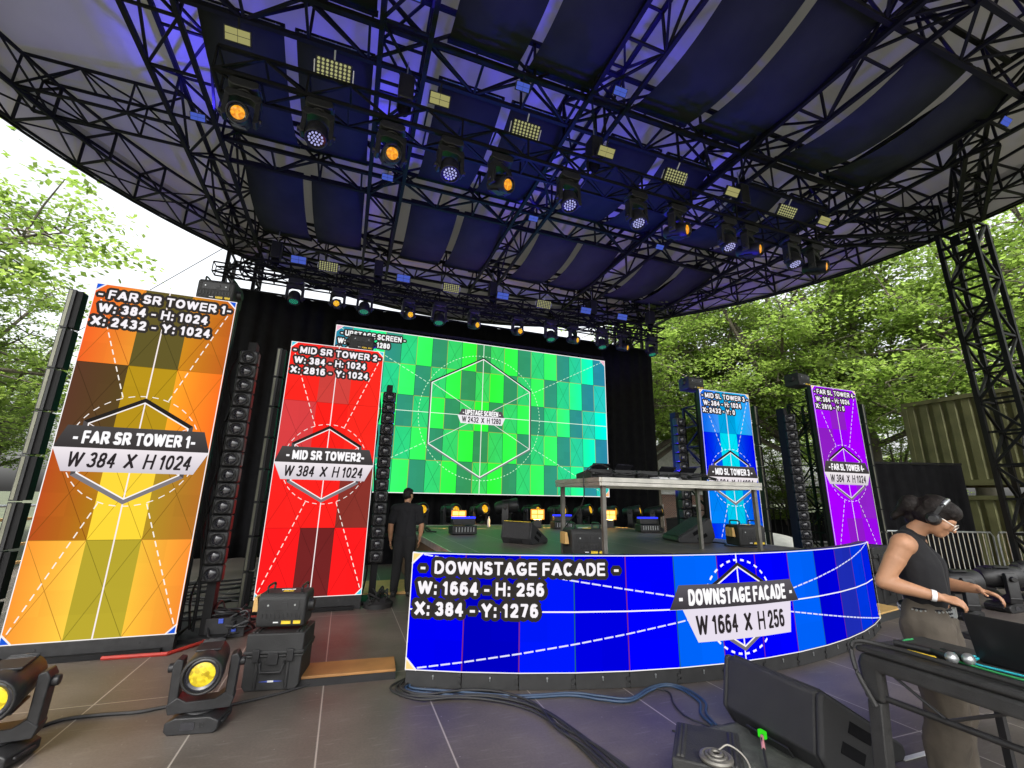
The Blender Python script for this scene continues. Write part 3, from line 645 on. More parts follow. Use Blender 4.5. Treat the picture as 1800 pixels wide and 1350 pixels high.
for i in range(NP):
    e = (FP[i+1]-FP[i]).normalized(); nn = Vector((e.y, -e.x, 0)); a, c_ = FP[i]+e*.004, FP[i+1]-e*.004; b = MB()
    vs = [p+nn*k+Vector((0, 0, z)) for p in (a, c_) for k, z in ((.012, .004), (.004, FZ-.004), (-.05, .004), (-.05, FZ-.004))]
    b.add(vs, [(0, 1, 3, 2), (4, 6, 7, 5), (0, 4, 5, 1), (2, 3, 7, 6), (0, 2, 6, 4), (1, 5, 7, 3)])
    m_ = (a+c_)/2; b.mi = 1; b.cyl(m_+nn*.012+Vector((0, 0, .1)), m_+nn*.018+Vector((0, 0, .1)), .009); b.bar(m_+nn*.015+Vector((0, 0, .095)), m_+nn*.015+Vector((0, 0, .07)), .006)
    b.mi = 0; 
    for z in (.03, .08): b.cyl(c_-e*.015+nn*.012+Vector((0, 0, z)), c_-e*.015+nn*.022+Vector((0, 0, z)), .02, n=10)
    b.build('skirt_panel', [M['plastic_rough'], M['steel']], t)
# riser deck behind the facade
DZ = 1.0
t = thing('stage_riser', 'raised stage deck with brown side fascia behind the blue facade', 'stage riser', (0, 0, 0))
DX0, DX1, DY = 1.42, 6.98, 11.75
fr = [FP[i]+Vector((0, .16, 0)) for i in range(NP+1)]
pol = [(DX0, fr[1].y+.12)]+[(p.x, p.y) for p in fr if DX0+.05 < p.x < DX1-.05]+[(DX1, fr[-2].y+.12), (DX1, DY), (DX0, DY)]
b = MB(); b.prism(pol, 2, DZ-.1, DZ); b.build('deck_top', M['floor'], t, smooth=0)
b = MB(); b.prism([(x, y) for x, y in pol], 2, .02, DZ-.106); o = b.build('fascia', M['wood_brown'], t, smooth=0)
b = MB()
for xx in (DX0-.012, DX1+.012): b.bar((xx, pol[0][1], DZ-.045), (xx, DY, DZ-.045), .02, .1, caps=True)
b.bar((DX0, DY+.012, DZ-.045), (DX1, DY+.012, DZ-.045), .02, .1, caps=True); b.build('edge_trim', M['alu'], t, smooth=0)

# ---------------------------------------------------------------- drape at the back
def drape(name, label, p0, p1, z0, z1, amp, per, parent_label=None, mat='cloth_black'):
    p0 = Vector((*p0, 0)); p1 = Vector((*p1, 0)); d = p1-p0; Ln = d.length; d.normalize(); nn = Vector((d.y, -d.x, 0))
    n = int(Ln/per*10); m = 8; vs = []; fs = []; rng = random.Random(3); ph = [rng.uniform(-.6, .6) for _ in range(n+1)]
    for k in range(m+1):
        f = k/m
        for i in range(n+1):
            a = amp*(math.sin(i*2*math.pi/10+ph[i]*.5+.5*math.sin(i*.21))+.45*math.sin(i*.27+f*1.5))*(.35+.65*(1-f)); q = p0+d*Ln*i/n+nn*a; vs.append((q.x, q.y, z0+(z1-z0)*f))
    for k in range(m):
        for i in range(n): fs.append((k*(n+1)+i, k*(n+1)+i+1, (k+1)*(n+1)+i+1, (k+1)*(n+1)+i))
    t = thing(name, label, 'drape', (0, 0, 0)); b = MB(); b.add(vs, fs); o = b.build('cloth', M[mat], t, smooth=70); md = o.modifiers.new('thickness', 'SOLIDIFY'); md.thickness = .012
    b = MB(); b.bar(p0+Vector((0, 0, z1+.03)), p1+Vector((0, 0, z1+.03)), .05, caps=True); b.build('top_rail', M['truss'], t, smooth=0)
    return t
drape('stage_drape', 'tall black velvet drape across the back of the stage', (-4.2, 14.62), (11.45, 14.62), .0, 7.75, .07, .45)

# ---------------------------------------------------------------- moving heads
def yoke_mesh():
    b = MB()
    for s in (-1, 1):
        b.prism([(s*.215, .05), (s*.275, .09), (s*.285, .5), (s*.255, .56), (s*.2, .54), (s*.195, .16)][::s], 1, -.085, .085)
    b.prism([(-.26, 0.), (.26, 0.), (.285, .1), (.2, .17), (.12, .11), (-.12, .11), (-.2, .17), (-.285, .1)], 1, -.09, .09)
    b.cyl((-.33, 0, .45), (-.26, 0, .45), .05, n=14); b.cyl((.26, 0, .45), (.33, 0, .45), .05, n=14)
    return b.mesh('yoke', M['plastic'])
def base_mesh():
    b = MB(); b.prism([(-.2, 0), (.2, 0), (.235, .04), (.235, .12), (.15, .165), (-.15, .165), (-.235, .12), (-.235, .04)], 1, -.17, .17)
    b.cyl((0, 0, .16), (0, 0, .19), .13, n=20)
    for s in (-1, 1): b.box((s*.24, 0, .08), (.03, .2, .03))
    return b.mesh('base', M['plastic'])
def disp_mesh():
    b = MB(); b.box((-.03, -.173, .085), (.12, .008, .07)); b.mi = 1
    for k in range(4): b.box((.07+(k % 2)*.03, -.174, .07+(k//2)*.03), (.016, .006, .016))
    return b.mesh('control_panel', [M['lens_glass'], M['plastic_rough']])
def head_mesh(kind):
    b = MB(); Mx = Matrix.Rotation(0, 4, 'X')
    if kind == 'spot':
        b.lathe([(.05, -.30), (.12, -.295), (.155, -.24), (.165, -.05), (.17, .1), (.178, .16), (.178, .27), (.165, .30), (.15, .30), (.142, .24)], 24)
        for k in range(5): b.box((0, .15, -.2+k*.035), (.2, .03, .012))
        b.box((0, .165, .02), (.22, .02, .22)); b.box((0, -.165, .0), (.22, .02, .3))
    else:
        b.lathe([(.06, -.2), (.15, -.19), (.185, -.12), (.19, .02), (.2, .05), (.2, .17), (.19, .19), (.175, .19), (.17, .15)], 26)
        for k in range(4): b.box((0, .18, -.1+k*.03), (.2, .03, .01))
    return b.mesh('head', M['plastic'])
def lens_mesh(kind, mat):
    b = MB()
    if kind == 'spot':
        b.mi = 0; b.lathe([(.108, .26), (.08, .272), (.04, .28), (.003, .283)], 24)
        b.mi = 1; b.lathe([(.146, .25), (.146, .272), (.128, .278), (.108, .266), (.108, .25)], 24)
    else:
        b.mi = 1; b.lathe([(.17, .14), (.17, .155), (.004, .158)], 24); b.mi = 0
        for (rr, n) in ((0, 1), (.06, 6), (.118, 12)):
            for k in range(n): a = 2*math.pi*k/n; b.cyl((rr*math.cos(a), rr*math.sin(a), .15), (rr*math.cos(a), rr*math.sin(a), .172), .022, .018, 8)
    return b.mesh('lens', [mat, M['lens_glass'], M['amber_dark']])
def clamp_mesh():
    b = MB()
    for s in (-1, 1): b.cyl((s*.13, 0, -.12), (s*.13, 0, .0), .018, n=8); b.prism([(s*.13-.05, -.2), (s*.13+.05, -.2), (s*.13+.05, -.12), (s*.13-.05, -.12)], 1, -.03, .03)
    return b.mesh('clamp', M['truss'])
MH = dict(yoke=yoke_mesh(), base=base_mesh(), disp=disp_mesh(), clamp=clamp_mesh())
HEADS = {k: head_mesh(k) for k in ('spot', 'wash')}; LENS = {}
def mover(label, loc, pan, tilt, kind='spot', lens='amber', hang=False, group=None, sc=1., roll=0, cat='moving light', sq=1.):
    t = thing('moving_light', label, cat, loc, (math.pi if hang else 0, 0, roll), group); t.scale = (sc,)*3
    if hang: pan = math.pi-pan
    bs = put('base', MH['base'], t, bevel=.012); bs.scale = (1, 1, sq); put('control_panel', MH['disp'], bs)
    if hang: put('clamp', MH['clamp'], t)
    y = put('yoke', MH['yoke'], t, (0, 0, .185*sq), (0, 0, pan), bevel=.01); y.scale = (1, 1, sq)
    h = put('head', HEADS[kind], t, bevel=.008)
    h.matrix_local = Matrix.Translation((0, 0, .185*sq)) @ Matrix.Rotation(pan, 4, 'Z') @ Matrix.Translation((0, 0, .45*sq)) @ Matrix.Rotation(tilt, 4, 'X')
    key = (kind, lens)
    if key not in LENS: LENS[key] = lens_mesh(kind, M[lens])
    put('lens', LENS[key], h)
    return t
# head local +Z is the beam; tilt about the yoke X axis: tilt=90deg -> beam towards -Y ; pan 0 -> towards -Y (the audience)
# front lighting truss with its fixtures
truss('lighting_truss', 'black lighting truss hung low across the front of the stage', (-2.45, 6.62, 7.98), (10.7, 6.62, 7.98), .42, .42, bay=.62, rc=.055, rd=.03)
def hoist(label, x, y, z0, z1):
    t = thing('chain_hoist', label, 'hoist', (x, y, z0), (0, 0, 0), 'chain hoists above the lighting trusses'); b = MB(); b.box((0, 0, .42), (.26, .3, .52)); b.box((0, .17, .3), (.16, .1, .3)); b.build('motor', M['plastic'], t, bevel=.02)
    b = MB(); b.cyl((0, 0, .68), (0, 0, z1-z0), .012, n=6); b.build('chain', M['steel'], t)
    b = MB(); b.sph((0, .02, .1), (.12, .12, .16), 10); b.build('chain_bag', M['cloth_black'], t)
for i, (x, y, z) in enumerate([(.3, 6.62, 8.2), (4.1, 6.62, 8.2), (8.0, 6.62, 8.2)]): hoist('black chain hoist over the front lighting truss, %s from left' % ordn[i], x, y, z, ZT+.1)
spx = [-2.02, .14, 2.05, 5.93, 7.91, 9.97]; wsx = [-.98, 1.14, 3.43, 4.96, 7.3, 9.25]
spt = [(-.1, 62), (-.15, 62), (-.5, 64), (-.45, 76), (-.4, 76), (-.35, 76)]
for i, x in enumerate(spx):
    mover('black spotlight with amber lens on the front lighting truss, %s of six from left' % ordn[i], (x, 6.5, 7.68), -spt[i][0], rad(spt[i][1]) if i < 3 else rad(spt[i][1]), 'spot', 'amber_orange', True, 'spotlights on the front truss', .86)
for i, x in enumerate(wsx):
    mover('wash light with pale LED cells on front lighting truss, %s of six from left' % ordn[i], (x, 6.5, 7.72), .1, rad(18), 'wash', 'led_cool', True, 'wash lights on the front truss', .84)
def blinder_parts():
    b = MB(); b.box((0, .05, 0), (.66, .09, .34)); b.box((0, .11, 0), (.5, .08, .22)); h = b.mesh('housing', M['plastic'])
    b = MB()
    for i in range(8):
        for j in range(5): b.cyl((-.28+i*.08, .002, -.128+j*.064), (-.28+i*.08, -.014, -.128+j*.064), .027, .02, 8)
    c = b.mesh('led_cells', M['led_warm']); b = MB(); b.bar((-.36, .06, -.17), (-.36, .06, .1), .02); b.bar((.36, .06, -.17), (.36, .06, .1), .02); b.bar((-.36, .06, -.175), (.36, .06, -.175), .02); b.cyl((0, .06, .17), (0, .06, .34), .018, n=8)
    return h, c, b.mesh('bracket', M['steel'])
BL = blinder_parts()
def blinder(label, loc, tilt, group):
    t = thing('strobe_light', label, 'strobe light', loc, (tilt, 0, 0), group); t.scale = (.82,)*3
    for n, m in zip(('housing', 'led_cells', 'bracket'), BL): put(n, m, t, bevel=.01 if n == 'housing' else 0)
for i, x in enumerate([-.85, 2.49, 5.9, 9.11]): blinder('strobe with pale cell grid above front lighting truss, %s of four from left' % ordn[i], (x, 6.36, 8.34), rad(42), 'strobe panels on the front truss')
def ypanel_parts(mat):
    b = MB(); b.box((0, .04, 0), (.46, .07, .25)); b.box((0, .1, 0), (.2, .07, .16)); h = b.mesh('housing', M['plastic'])
    b = MB()
    for i in range(2):
        for j in range(2): b.box((-.105+i*.21, -.002, -.055+j*.11), (.2, .012, .1))
    return h, b.mesh('light_face', mat)
YP = ypanel_parts(M['panel_yellow']); BP = ypanel_parts(M['panel_blue'])
LASTP = [None]
def ypanel(label, loc, rot, parts, group, sc=1.):
    t = thing('panel_light', label, 'panel light', loc, rot, group); t.scale = (sc,)*3; LASTP[0] = t
    put('housing', parts[0], t, bevel=.008); put('light_face', parts[1], t)
    b = MB(); b.bar((0, .1, .1), (0, .12, .3), .03); b.build('hook', M['truss'], t, smooth=0)
for i, x in enumerate([-2.2, .86, 4.18, 7.4, 10.28]): ypanel('pale yellow panel light above the front lighting truss, %s of five from left' % ordn[i], (x, 6.3, 8.36), (rad(42), 0, 0), YP, 'yellow panel lights on the front truss', .8)
# pale blue panels on the roof trusses, some added at blue patches of canopy
def blue_up(t, w):  # added spot above the panel, aimed up to throw blue onto the canopy
    l = bpy.data.lights.new('added_canopy_spot', 'SPOT'); l.energy = w; l.color = (.05, .03, 1); l.spot_size = rad(120); l.spot_blend = .25; l.shadow_soft_size = .05
    o = bpy.data.objects.new('added_canopy_spot', l); COL.objects.link(o); o.parent = t; o.matrix_local = (Matrix.Rotation(rad(-42), 4, 'X') @ Matrix.Translation((0, .05, .5)) @ Matrix.Rotation(rad(180), 4, 'X'))
for i, (x, y, z, lb) in enumerate([(.2, 9.4, 8.95, 'second roof truss from left, middle bay'), (4.0, 9.6, 8.95, 'third roof truss from left, middle bay'), (8.0, 9.5, 8.95, 'fourth roof truss from left'), (11.4, 3.4, 9.0, 'roof truss at the top right corner'), (.2, 5.2, 8.95, 'second roof truss from left, added in front bay'), (4.0, 5.5, 8.95, 'third roof truss from left, added in front bay'), (2.3, 6.05, 8.95, 'cross truss above the front lighting truss'), (-3.5, 9.0, 8.95, 'first roof truss from left')]):
    ypanel('pale blue panel light under the ' + lb, (x, y, z), (rad(42), 0, 0), BP, 'blue panel lights on the roof trusses', .6)
    if i not in (3, 6): blue_up(LASTP[0], 70)
# rear lighting truss
truss('lighting_truss', 'black lighting truss carrying the row of lamps above the green screen', (-3.4, 13.45, 8.0), (11.1, 13.45, 8.0), .42, .42, bay=.62, rc=.055, rd=.03)
truss('lighting_truss', 'thin pale grey truss in front of the bright gap over the black drape', (-4.3, 14.25, 8.15), (10.9, 14.25, 8.15), .3, .3, bay=.8, rc=.035, rd=.022)
for i, x in enumerate([-2.6, .3, 4.1, 8.0, 10.6]): hoist('black chain hoist over the back lighting truss, %s from left' % ordn[i], x, 13.45, 8.22, ZT+.1)
rl = [(-1.94, 'w'), (-.77, 's'), (0, 'w'), (1.31, 's'), (2.29, 'w'), (3.44, 's'), (4.99, 's'), (6.25, 'w'), (7.12, 's'), (8.32, 'w'), (9.19, 's'), (10.5, 'w')]
for i, (x, k) in enumerate(rl):
    if k == 's': mover('black spotlight with glowing amber lens above the green screen, %s lamp from left' % ordn[i], (x, 13.35, 7.72), [-.15, -.1, .15, .3, .45, .5, .2, .3, .55, .5, .6, .6][i], rad(74), 'spot', 'amber', True, 'spotlights on the back truss', .78)
    else: mover('black wash light pointing down above the green screen, %s lamp from left' % ordn[i], (x, 13.35, 7.78), 0, rad(12), 'wash', 'led_teal', True, 'wash lights on the back truss', .86)
for i, x in enumerate([-1.13, 2.6, 5.9]): blinder('strobe with pale cell grid on back lighting truss, %s of three from left' % ordn[i], (x, 13.15, 8.3), rad(24), 'strobe panels on the back truss')
for i, x in enumerate([-1.94, 1.06, 4.36, 7.54, 9.08]): ypanel('pale blue panel light on the back lighting truss, %s of five from left' % ordn[i], (x, 13.1, 8.32), (rad(24), 0, 0), BP, 'blue panel lights on the back truss', .95)
# rear floor row under the screen
b = MB(); b.box((4.6, 12.95, .35), (10.6, .8, .7)); tag(b.build('platform', M['cloth_black'], bevel=.02), 'low black platform carrying lamps under the green screen', 'platform')
for i, x in enumerate([1.95, 2.85, 3.68, 5.3, 6.15, 7.05, 7.95, 8.85, 9.7]):
    mover('black spotlight with yellow lens on the floor under the green screen, %s from left' % ordn[i], (x, 12.75, .7), .35+.05*i, rad(82+6*math.sin(i*2.3)), 'spot', 'amber', False, 'spotlights under the green screen', 1.0)
mover('black wash light turned sideways under the middle of the green screen', (4.5, 12.7, .72), 1.1, rad(80), 'spot', 'led_cool', False, None, 1.15)
# square beam lights in columns beside the towers
def strip_parts():
    b = MB(); b.box((0, .06, 0), (.2, .14, .17)); b.box((0, .15, 0), (.12, .06, .1)); h = b.mesh('housing', M['plastic'])
    b = MB(); Rx = Matrix.Translation((0, -.01, 0)) @ Matrix.Rotation(rad(90), 4, 'X')
    b.lathe([(.074, 0), (.074, .03), (.066, .034), (.062, .018), (.055, .012)], 18, Rx); r = b.mesh('lens_ring', M['plastic_rough'])
    b = MB(); b.lathe([(.062, .004), (.045, .02), (.022, .027), (.003, .029)], 16, Rx); l = b.mesh('lens', M['lens_glass'])
    return h, r, l
SP = strip_parts()
def strip(label, loc, rz, group):
    t = thing('beam_light', label, 'stage light', loc, (0, 0, rz), group); t.scale = (1.14,)*3; put('housing', SP[0], t, bevel=.02); r = put('lens_ring', SP[1], t, (0, 0, 0)); put('lens', SP[2], r)
for nm, x, y, z1, z0, rz in (('orange', -1.42, 6.72, 3.52, .75, 0), ('red', .6, 8.18, 3.45, .72, 0), ('blue', 7.22, 8.3, 3.5, .6, .0), ('purple', 9.55, 7.35, 3.62, .85, -.6)):
    sd_ = 'right' if nm in ('orange', 'red') else 'left'
    for i in range(15): strip('square black beam light in the column %s of the %s tower, %s from top' % (sd_, nm, ordn[i]), (x, y, z1+(z0-z1)*i/14), rz, 'beam lights in columns beside the towers')
    b = MB(); b.bar((x, y+.2, .05), (x, y+.2, z1+.25), .2, .1, caps=True); rg_ = random.Random(nm)
    for q in range(3): b.tube(catmull([(x+(-.17 if sd_ == 'right' else .17)+rg_.uniform(-.06, .06), y+.12+rg_.uniform(-.05, .08), .1+z1*k_/9) for k_ in range(10)], 4), .014, 5)
    b.box((x, y+.2, .03), (.5, .5, .05)); tag(b.build('lamp_column', M['truss'], smooth=0), 'black upright carrying the beam lights %s of the %s tower' % (sd_, nm), 'upright', 'uprights beside the towers')
# pixel battens on the outer side of each tower
for nm, x, y, zt in (('orange', -3.3, 6.45, 4.05), ('red', -1.24, 7.93, 4.05), ('blue', 9.2, 8.0, 4.0), ('purple', 11.72, 7.12, 4.1)):
    t = thing('light_batten', 'tall thin olive grey light batten standing along the %s tower' % nm, 'light batten', (x, y, 0), (0, 0, 0), 'light battens beside the towers')
    n = 8; h = (zt-.1)/n
    for k in range(n):
        b = MB(); b.box((0, 0, .1+h*(k+.5)), (.07, .1, h-.012)); b.mi = 1; b.box((.065, .03, .1+h*(k+.5)), (.06, .12, h-.03)); b.mi = 2; b.box((-.01, -.052, .1+h*(k+.5)), (.03, .006, h-.04)); b.build('segment', [M['plastic'], M['truss'], M['pole']], t, smooth=0)
    b = MB(); b.box((.05, 0, .04), (.4, .4, .06)); b.build('foot', M['truss'], t)

# ---------------------------------------------------------------- effect machines (black moulded boxes with carry handles)
def effect_parts():
    b = MB(); b.prism([(-.17, .02), (.17, .02), (.19, .08), (.19, .3), (.15, .345), (-.15, .345), (-.19, .3), (-.19, .08)], 0, -.235, .235); body = b.mesh('body', M['plastic_rough'])
    b = MB()
    for s in (1,): b.tube(catmull([(s*.17, -.12, .34), (s*.17, -.12, .40), (s*.17, 0, .41), (s*.17, .12, .40), (s*.17, .12, .34)], 5), .012, 6)
    hd = b.mesh('handle', M['plastic'])
    b = MB(); b.box((0, -.19, .235), (.34, .012, .1)); 
    for k in range(10): b.box((-.18+k*.04, -.192, .13), (.012, .008, .045))
    b.box((.03, -.197, .235), (.05, .01, .05)); b.mi = 1; 
    for s in (-1, 1): b.cyl((s*.13, -.195, .235), (s*.13, -.203, .235), .009)
    fr_ = b.mesh('front_panel', [M['plastic'], M['steel']])
    b = MB(); b.box((.06, -.184, .07), (.09, .012, .035)); b.box((.165, -.184, .07), (.07, .012, .035)); b.mi = 1; b.box((-.04, -.184, .07), (.05, .012, .012)); lb = b.mesh('label', [M['yellow'], M['white']])
    b = MB(); b.box((.02, -.05, .347), (.1, .05, .004)); b.mi = 1; b.box((0, .03, .347), (.14, .03, .004)); tl = b.mesh('top_label', [M['yellow'], M['white']])
    b = MB()
    b.cyl((.235, 0, .2), (.285, 0, .2), .075, .06, 16)
    nz_ = b.mesh('side_knob', M['plastic'])
    b = MB(); b.prism([(-.3, .16), (-.3, .3), (-.27, .3), (-.245, .16)], 1, -.11, .07); fl = b.mesh('flap', M['wood_tan'])
    return dict(body=body, handle=hd, front_panel=fr_, label=lb, top_label=tl, side_knob=nz_, flap=fl)
EF = effect_parts()
def effect(label, loc, rz, sc=1., flap=False):
    t = thing('effect_machine', label, 'effect machine', loc, (0, 0, rz), 'black effect machines'); t.scale = (sc,)*3
    bd = put('body', EF['body'], t, bevel=.02)
    for k in ('front_panel', 'label', 'top_label'): put(k, EF[k], t)
    for k in ('handle', 'side_knob'): put(k, EF[k], t); put(k, EF[k], t, (0, 0, 0), (0, 0, math.pi))
    if flap: put('flap', EF['flap'], t)
    return t
effect('black effect machine with yellow labels on top of the ribbed equipment case', (-.42, 5.2, .485), -.15, .9, True)
effect('black effect machine on the riser beside the left leg of the raised table', (2.98, 5.38, DZ+.002), -.12, 1.0, True)
effect('black effect machine on the riser behind the right end of the blue facade', (6.32, 5.95, DZ+.002), -.2, 1.0, True)
effect('black effect machine on top of the orange tower', (-1.9, 6.75, 4.2), -.1, .95)
effect('black effect machine on top of the red tower', (0.02, 8.2, 4.22), 0, .9)
effect('black effect machine on top of the blue tower', (7.62, 8.3, 4.27), 0, .95)
effect('black effect machine on top of the purple tower', (10.1, 7.45, 4.42), .1, .95)
# ribbed equipment case
def case(label, loc, rz, d, name='equipment_case', badge=True):
    t = thing(name, label, 'case', loc, (0, 0, rz)); w, dp, h = d
    b = MB(); b.prism([(-w/2+.03, 0), (w/2-.03, 0), (w/2, .04), (w/2, h*.62), (-w/2, h*.62), (-w/2, .04)], 1, -dp/2, dp/2)
    for x in (-.27, .27): b.box((x*w, -dp/2-.006, h*.31), (.03, .02, h*.55))
    b.build('body', M['plastic_rough'], t, bevel=.02)
    b = MB(); b.box((0, 0, h*.81), (w+.01, dp+.01, h*.36)); b.box((0, 0, h*.66), (w+.035, dp+.035, .03)); b.box((0, 0, h*.6), (w+.03, dp+.03, .022))
    for x in (-.42, -.36, .36, .42): b.box((x*w, 0, h*.995), (.025, dp*.9, .02))
    b.build('lid', M['plastic_rough'], t, bevel=.018)
    for s in (-1, 1):
        b = MB(); b.box((s*w*.3, -dp/2-.025, h*.62), (.06, .025, .1)); b.build('latch', M['plastic'], t, bevel=.006)
    b = MB(); b.tube([(-.1, -dp/2-.01, h*.5), (-.1, -dp/2-.035, h*.48), (-.085, -dp/2-.04, h*.34), (.085, -dp/2-.04, h*.34), (.1, -dp/2-.035, h*.48), (.1, -dp/2-.01, h*.5)], .012, 8); b.box((0, -dp/2-.02, h*.56), (.09, .03, .09)); b.build('handle', M['plastic'], t, bevel=.004)
    if badge: b = MB(); b.prism([(-.1, h*.16), (0, h*.18), (.1, h*.16), (0, h*.15)], 1, -dp/2-.004, -dp/2-.001); b.mi = 1; b.box((0, -dp/2-.006, h*.165), (.05, .004, .014)); b.build('badge', [M['blue_print'], M['white']], t, smooth=0)
    return t
case('black ribbed equipment case standing left of the wooden ramp', (-.42, 5.2, 0), -.16, (.48, .42, .47))
# ramps beside the facade
def ramp(label, loc, rz, w, d, h, mat):
    t = thing('ramp_step', label, 'ramp', loc, (0, 0, rz)); b = MB(); b.box((0, 0, h-.012), (w, d, .024)); b.build('tread', M[mat], t, bevel=.004)
    b = MB(); b.prism([(-d/2-.06, 0), (d/2, 0), (d/2, h-.026), (-d/2+.0, h-.026)], 0, -w/2, w/2); b.build('rubber_base', M['rubber'], t, smooth=0)
ramp('orange stained plywood step at the left end of the blue facade', (.2, 5.2, 0), -.06, .92, .36, .07, 'wood_orange')
ramp('tan plywood step at the right end of the blue facade', (8.15, 5.35, 0), .2, 1.0, .5, .1, 'wood_tan')
# foreground moving lights
mover('large black moving light with yellow lens left of the equipment case', (-.86, 4.46, 0), .22, rad(93), 'spot', 'amber_yellow', False, None, .77, -.16, sq=.86)
mover('large black moving light cut off at the lower left edge of the picture', (-1.97, 4.3, 0), .3, rad(95), 'spot', 'amber_yellow', False, None, .8, -.2, sq=.88)
for i, (x, y) in enumerate([(9.35, 4.75), (10.75, 4.85), (12.3, 5.05)]):
    mover('black moving light lying level by the barricades behind the headphoned person, %s from left' % ordn[i], (x, y, 0), [1.05, 1.05, 1.1][i], rad(88), 'spot', 'amber', False, 'moving lights by the barricades', 1.0, 0, sq=.85)
# cases behind facade right end
case('black equipment case on the floor behind the right end of the blue facade', (9.3, 6.0, 0), .2, (1.0, .5, .5), badge=False)
case('black equipment case stacked on another case by the purple tower', (9.3, 6.0, .54), .25, (.95, .5, .42), badge=False)

# ---------------------------------------------------------------- things on the riser
t = thing('raised_table', 'raised table with aluminium rim and four legs on the riser', 'table', (0, 0, 0))
x0, x1, y0, y1, zt = 2.8, 5.27, 4.62, 5.8, 1.97
b = MB(); b.box(((x0+x1)/2, (y0+y1)/2, zt-.012), (x1-x0-.02, y1-y0-.02, .024)); b.build('table_top', M['plastic_rough'], t)
b = MB()
for z, hh in ((zt-.03, .05), (zt-.08, .038)):
    for (a, c) in (((x0, y0), (x1, y0)), ((x1, y0), (x1, y1)), ((x1, y1), (x0, y1)), ((x0, y1), (x0, y0))): b.bar((*a, z), (*c, z), .05 if z > zt-.05 else .04, hh, caps=True)
b.build('rim', M['alu'], t, smooth=0)
for (x, y) in ((x0+.06, y0+.06), (x1-.06, y0+.06), (x0+.06, y1-.06), (x1-.06, y1-.06)):
    b = MB(); b.bar((x, y, DZ+.004), (x, y, zt-.06), .048, caps=True); b.build('leg', M['alu_dark'], t, smooth=0)
def player(label, loc, rz, w, mixer=False):
    t = thing('mixer' if mixer else 'media_player', label, 'mixer' if mixer else 'media player', loc, (0, 0, rz), None if mixer else 'media players on the raised table'); b = MB(); b.prism([(-.2, 0), (.2, 0), (.2, .12), (-.2, .07)], 0, -w/2, w/2); b.build('body', M['plastic'], t, bevel=.008)
    if mixer:
        b = MB()
        for i in range(4):
            for j in range(5): b.cyl((-w/2+.06+i*.07, -.14+j*.055, .09), (-w/2+.06+i*.07, -.14+j*.055, .13), .012, n=8)
        b.build('knobs', M['plastic_rough'], t)
    else:
        b = MB(); b.cyl((0, -.05, .07), (0, -.05, .115), .1, n=20); b.build('jog_wheel', M['steel'], t, bevel=.004); b = MB(); b.prism([(.1, .1), (.2, .18), (.19, .19), (.09, .11)], 0, -w/2+.04, w/2-.04); b.build('display', M['lens_glass'], t)
for i, x in enumerate([3.05, 3.4, 4.1, 4.45]): player('black media player on the raised table, %s from left' % ordn[i], (x, 5.2, zt), math.pi, .32)
player('black mixer between the media players on the raised table', (3.75, 5.2, zt), math.pi, .32, True)
b = MB(); b.box((3.95, 4.9, zt+.02), (.36, .2, .03)); tag(b.build('tray', M['white'], bevel=.006), 'white tray on the front of the raised table', 'tray')
rng = random.Random(11)
for k, (xa, xb) in enumerate([(2.85, 3.5), (3.4, 4.2), (4.1, 4.7)]):
    b = MB(); b.tube(catmull([(xa+(xb-xa)*q/7, 4.85+rng.uniform(-.1, .15), zt+.02+rng.uniform(0, .06)) for q in range(8)], 6), .013, 6)
    b.tube(catmull([(xa+(xb-xa)*q/7, 4.8+rng.uniform(-.08, .2), zt+.02+rng.uniform(0, .07)) for q in range(8)], 6), .01, 6); tag(b.build('cable', M['rubber']), 'tangle of black cable on the %s of the raised table' % ['left end', 'middle', 'right end'][k], 'cable')
b = MB(); b.tube(catmull([(3.3, 5.0, zt+.06), (2.95, 4.9, zt+.17), (2.77, 4.95, zt+.05), (2.76, 5.0, zt-.3), (2.8, 5.6, 1.3), (2.86, 5.7, DZ+.02)], 8), .008, 6); tag(b.build('cable', M['rubber']), 'thin black cable hanging off the left end of the raised table', 'cable')
# wedge monitors
def wedge(label, loc, rz, sc=1., rim=False, edge=None):
    # local: back face at -Y, baffle slopes to +Y; width along X
    t = thing('stage_monitor', label, 'stage monitor', loc, (0, 0, rz), 'wedge stage monitors'); t.scale = (sc,)*3
    w = .41; P = [(-.36, .13), (-.30, .47), (-.265, .485), (.42, .1), (.44, .04), (.40, 0), (-.27, 0)]
    b = MB(); b.prism(P, 0, -w+.05, w-.05); b.build('cabinet', M['speaker'], t, bevel=.012)
    for s in (-1, 1):
        b = MB(); Q = [(y*1.0-.012*(1 if y > 0 else -1)*-1, z) for y, z in P]
        b.prism(P, 0, *sorted((s*(w-.048), s*w))); b.build('end_panel', M['speaker'], t, bevel=.02)
        for k in range(2):
            b = MB(); yc, zc = (-.01, .2) if k == 0 else (-.1, .1); b.box((s*w, yc+.02, zc+.02), (.012, .22, .07), Matrix.Rotation(rad(-28), 3, 'X')); b.build('handle_slot', M['lens_glass'] if False else M['cloth_black'], t, bevel=.003)
    b = MB(); b.prism([(-.25, .478), (-.235, .488), (.40, .128), (.39, .115)], 0, -w+.055, w-.055); b.build('grille', M['grille'], t)
    b = MB(); b.box((0, -.348, .055), (.34, .012, .075), Matrix.Rotation(rad(35), 3, 'X')); b.build('connector_panel', M['plastic'], t)
    if edge: b = MB(); b.box((0, -.29, .492), (w*2-.1, .03, .012)); b.build('lit_top_edge', M[edge], t)  # amber lamplight along the top back edge, painted as a coloured strip
    return t
wedge('large black wedge stage monitor in the foreground on a grey rug', (3.36, 2.82, .02), rad(-90)+.0, 1.0)
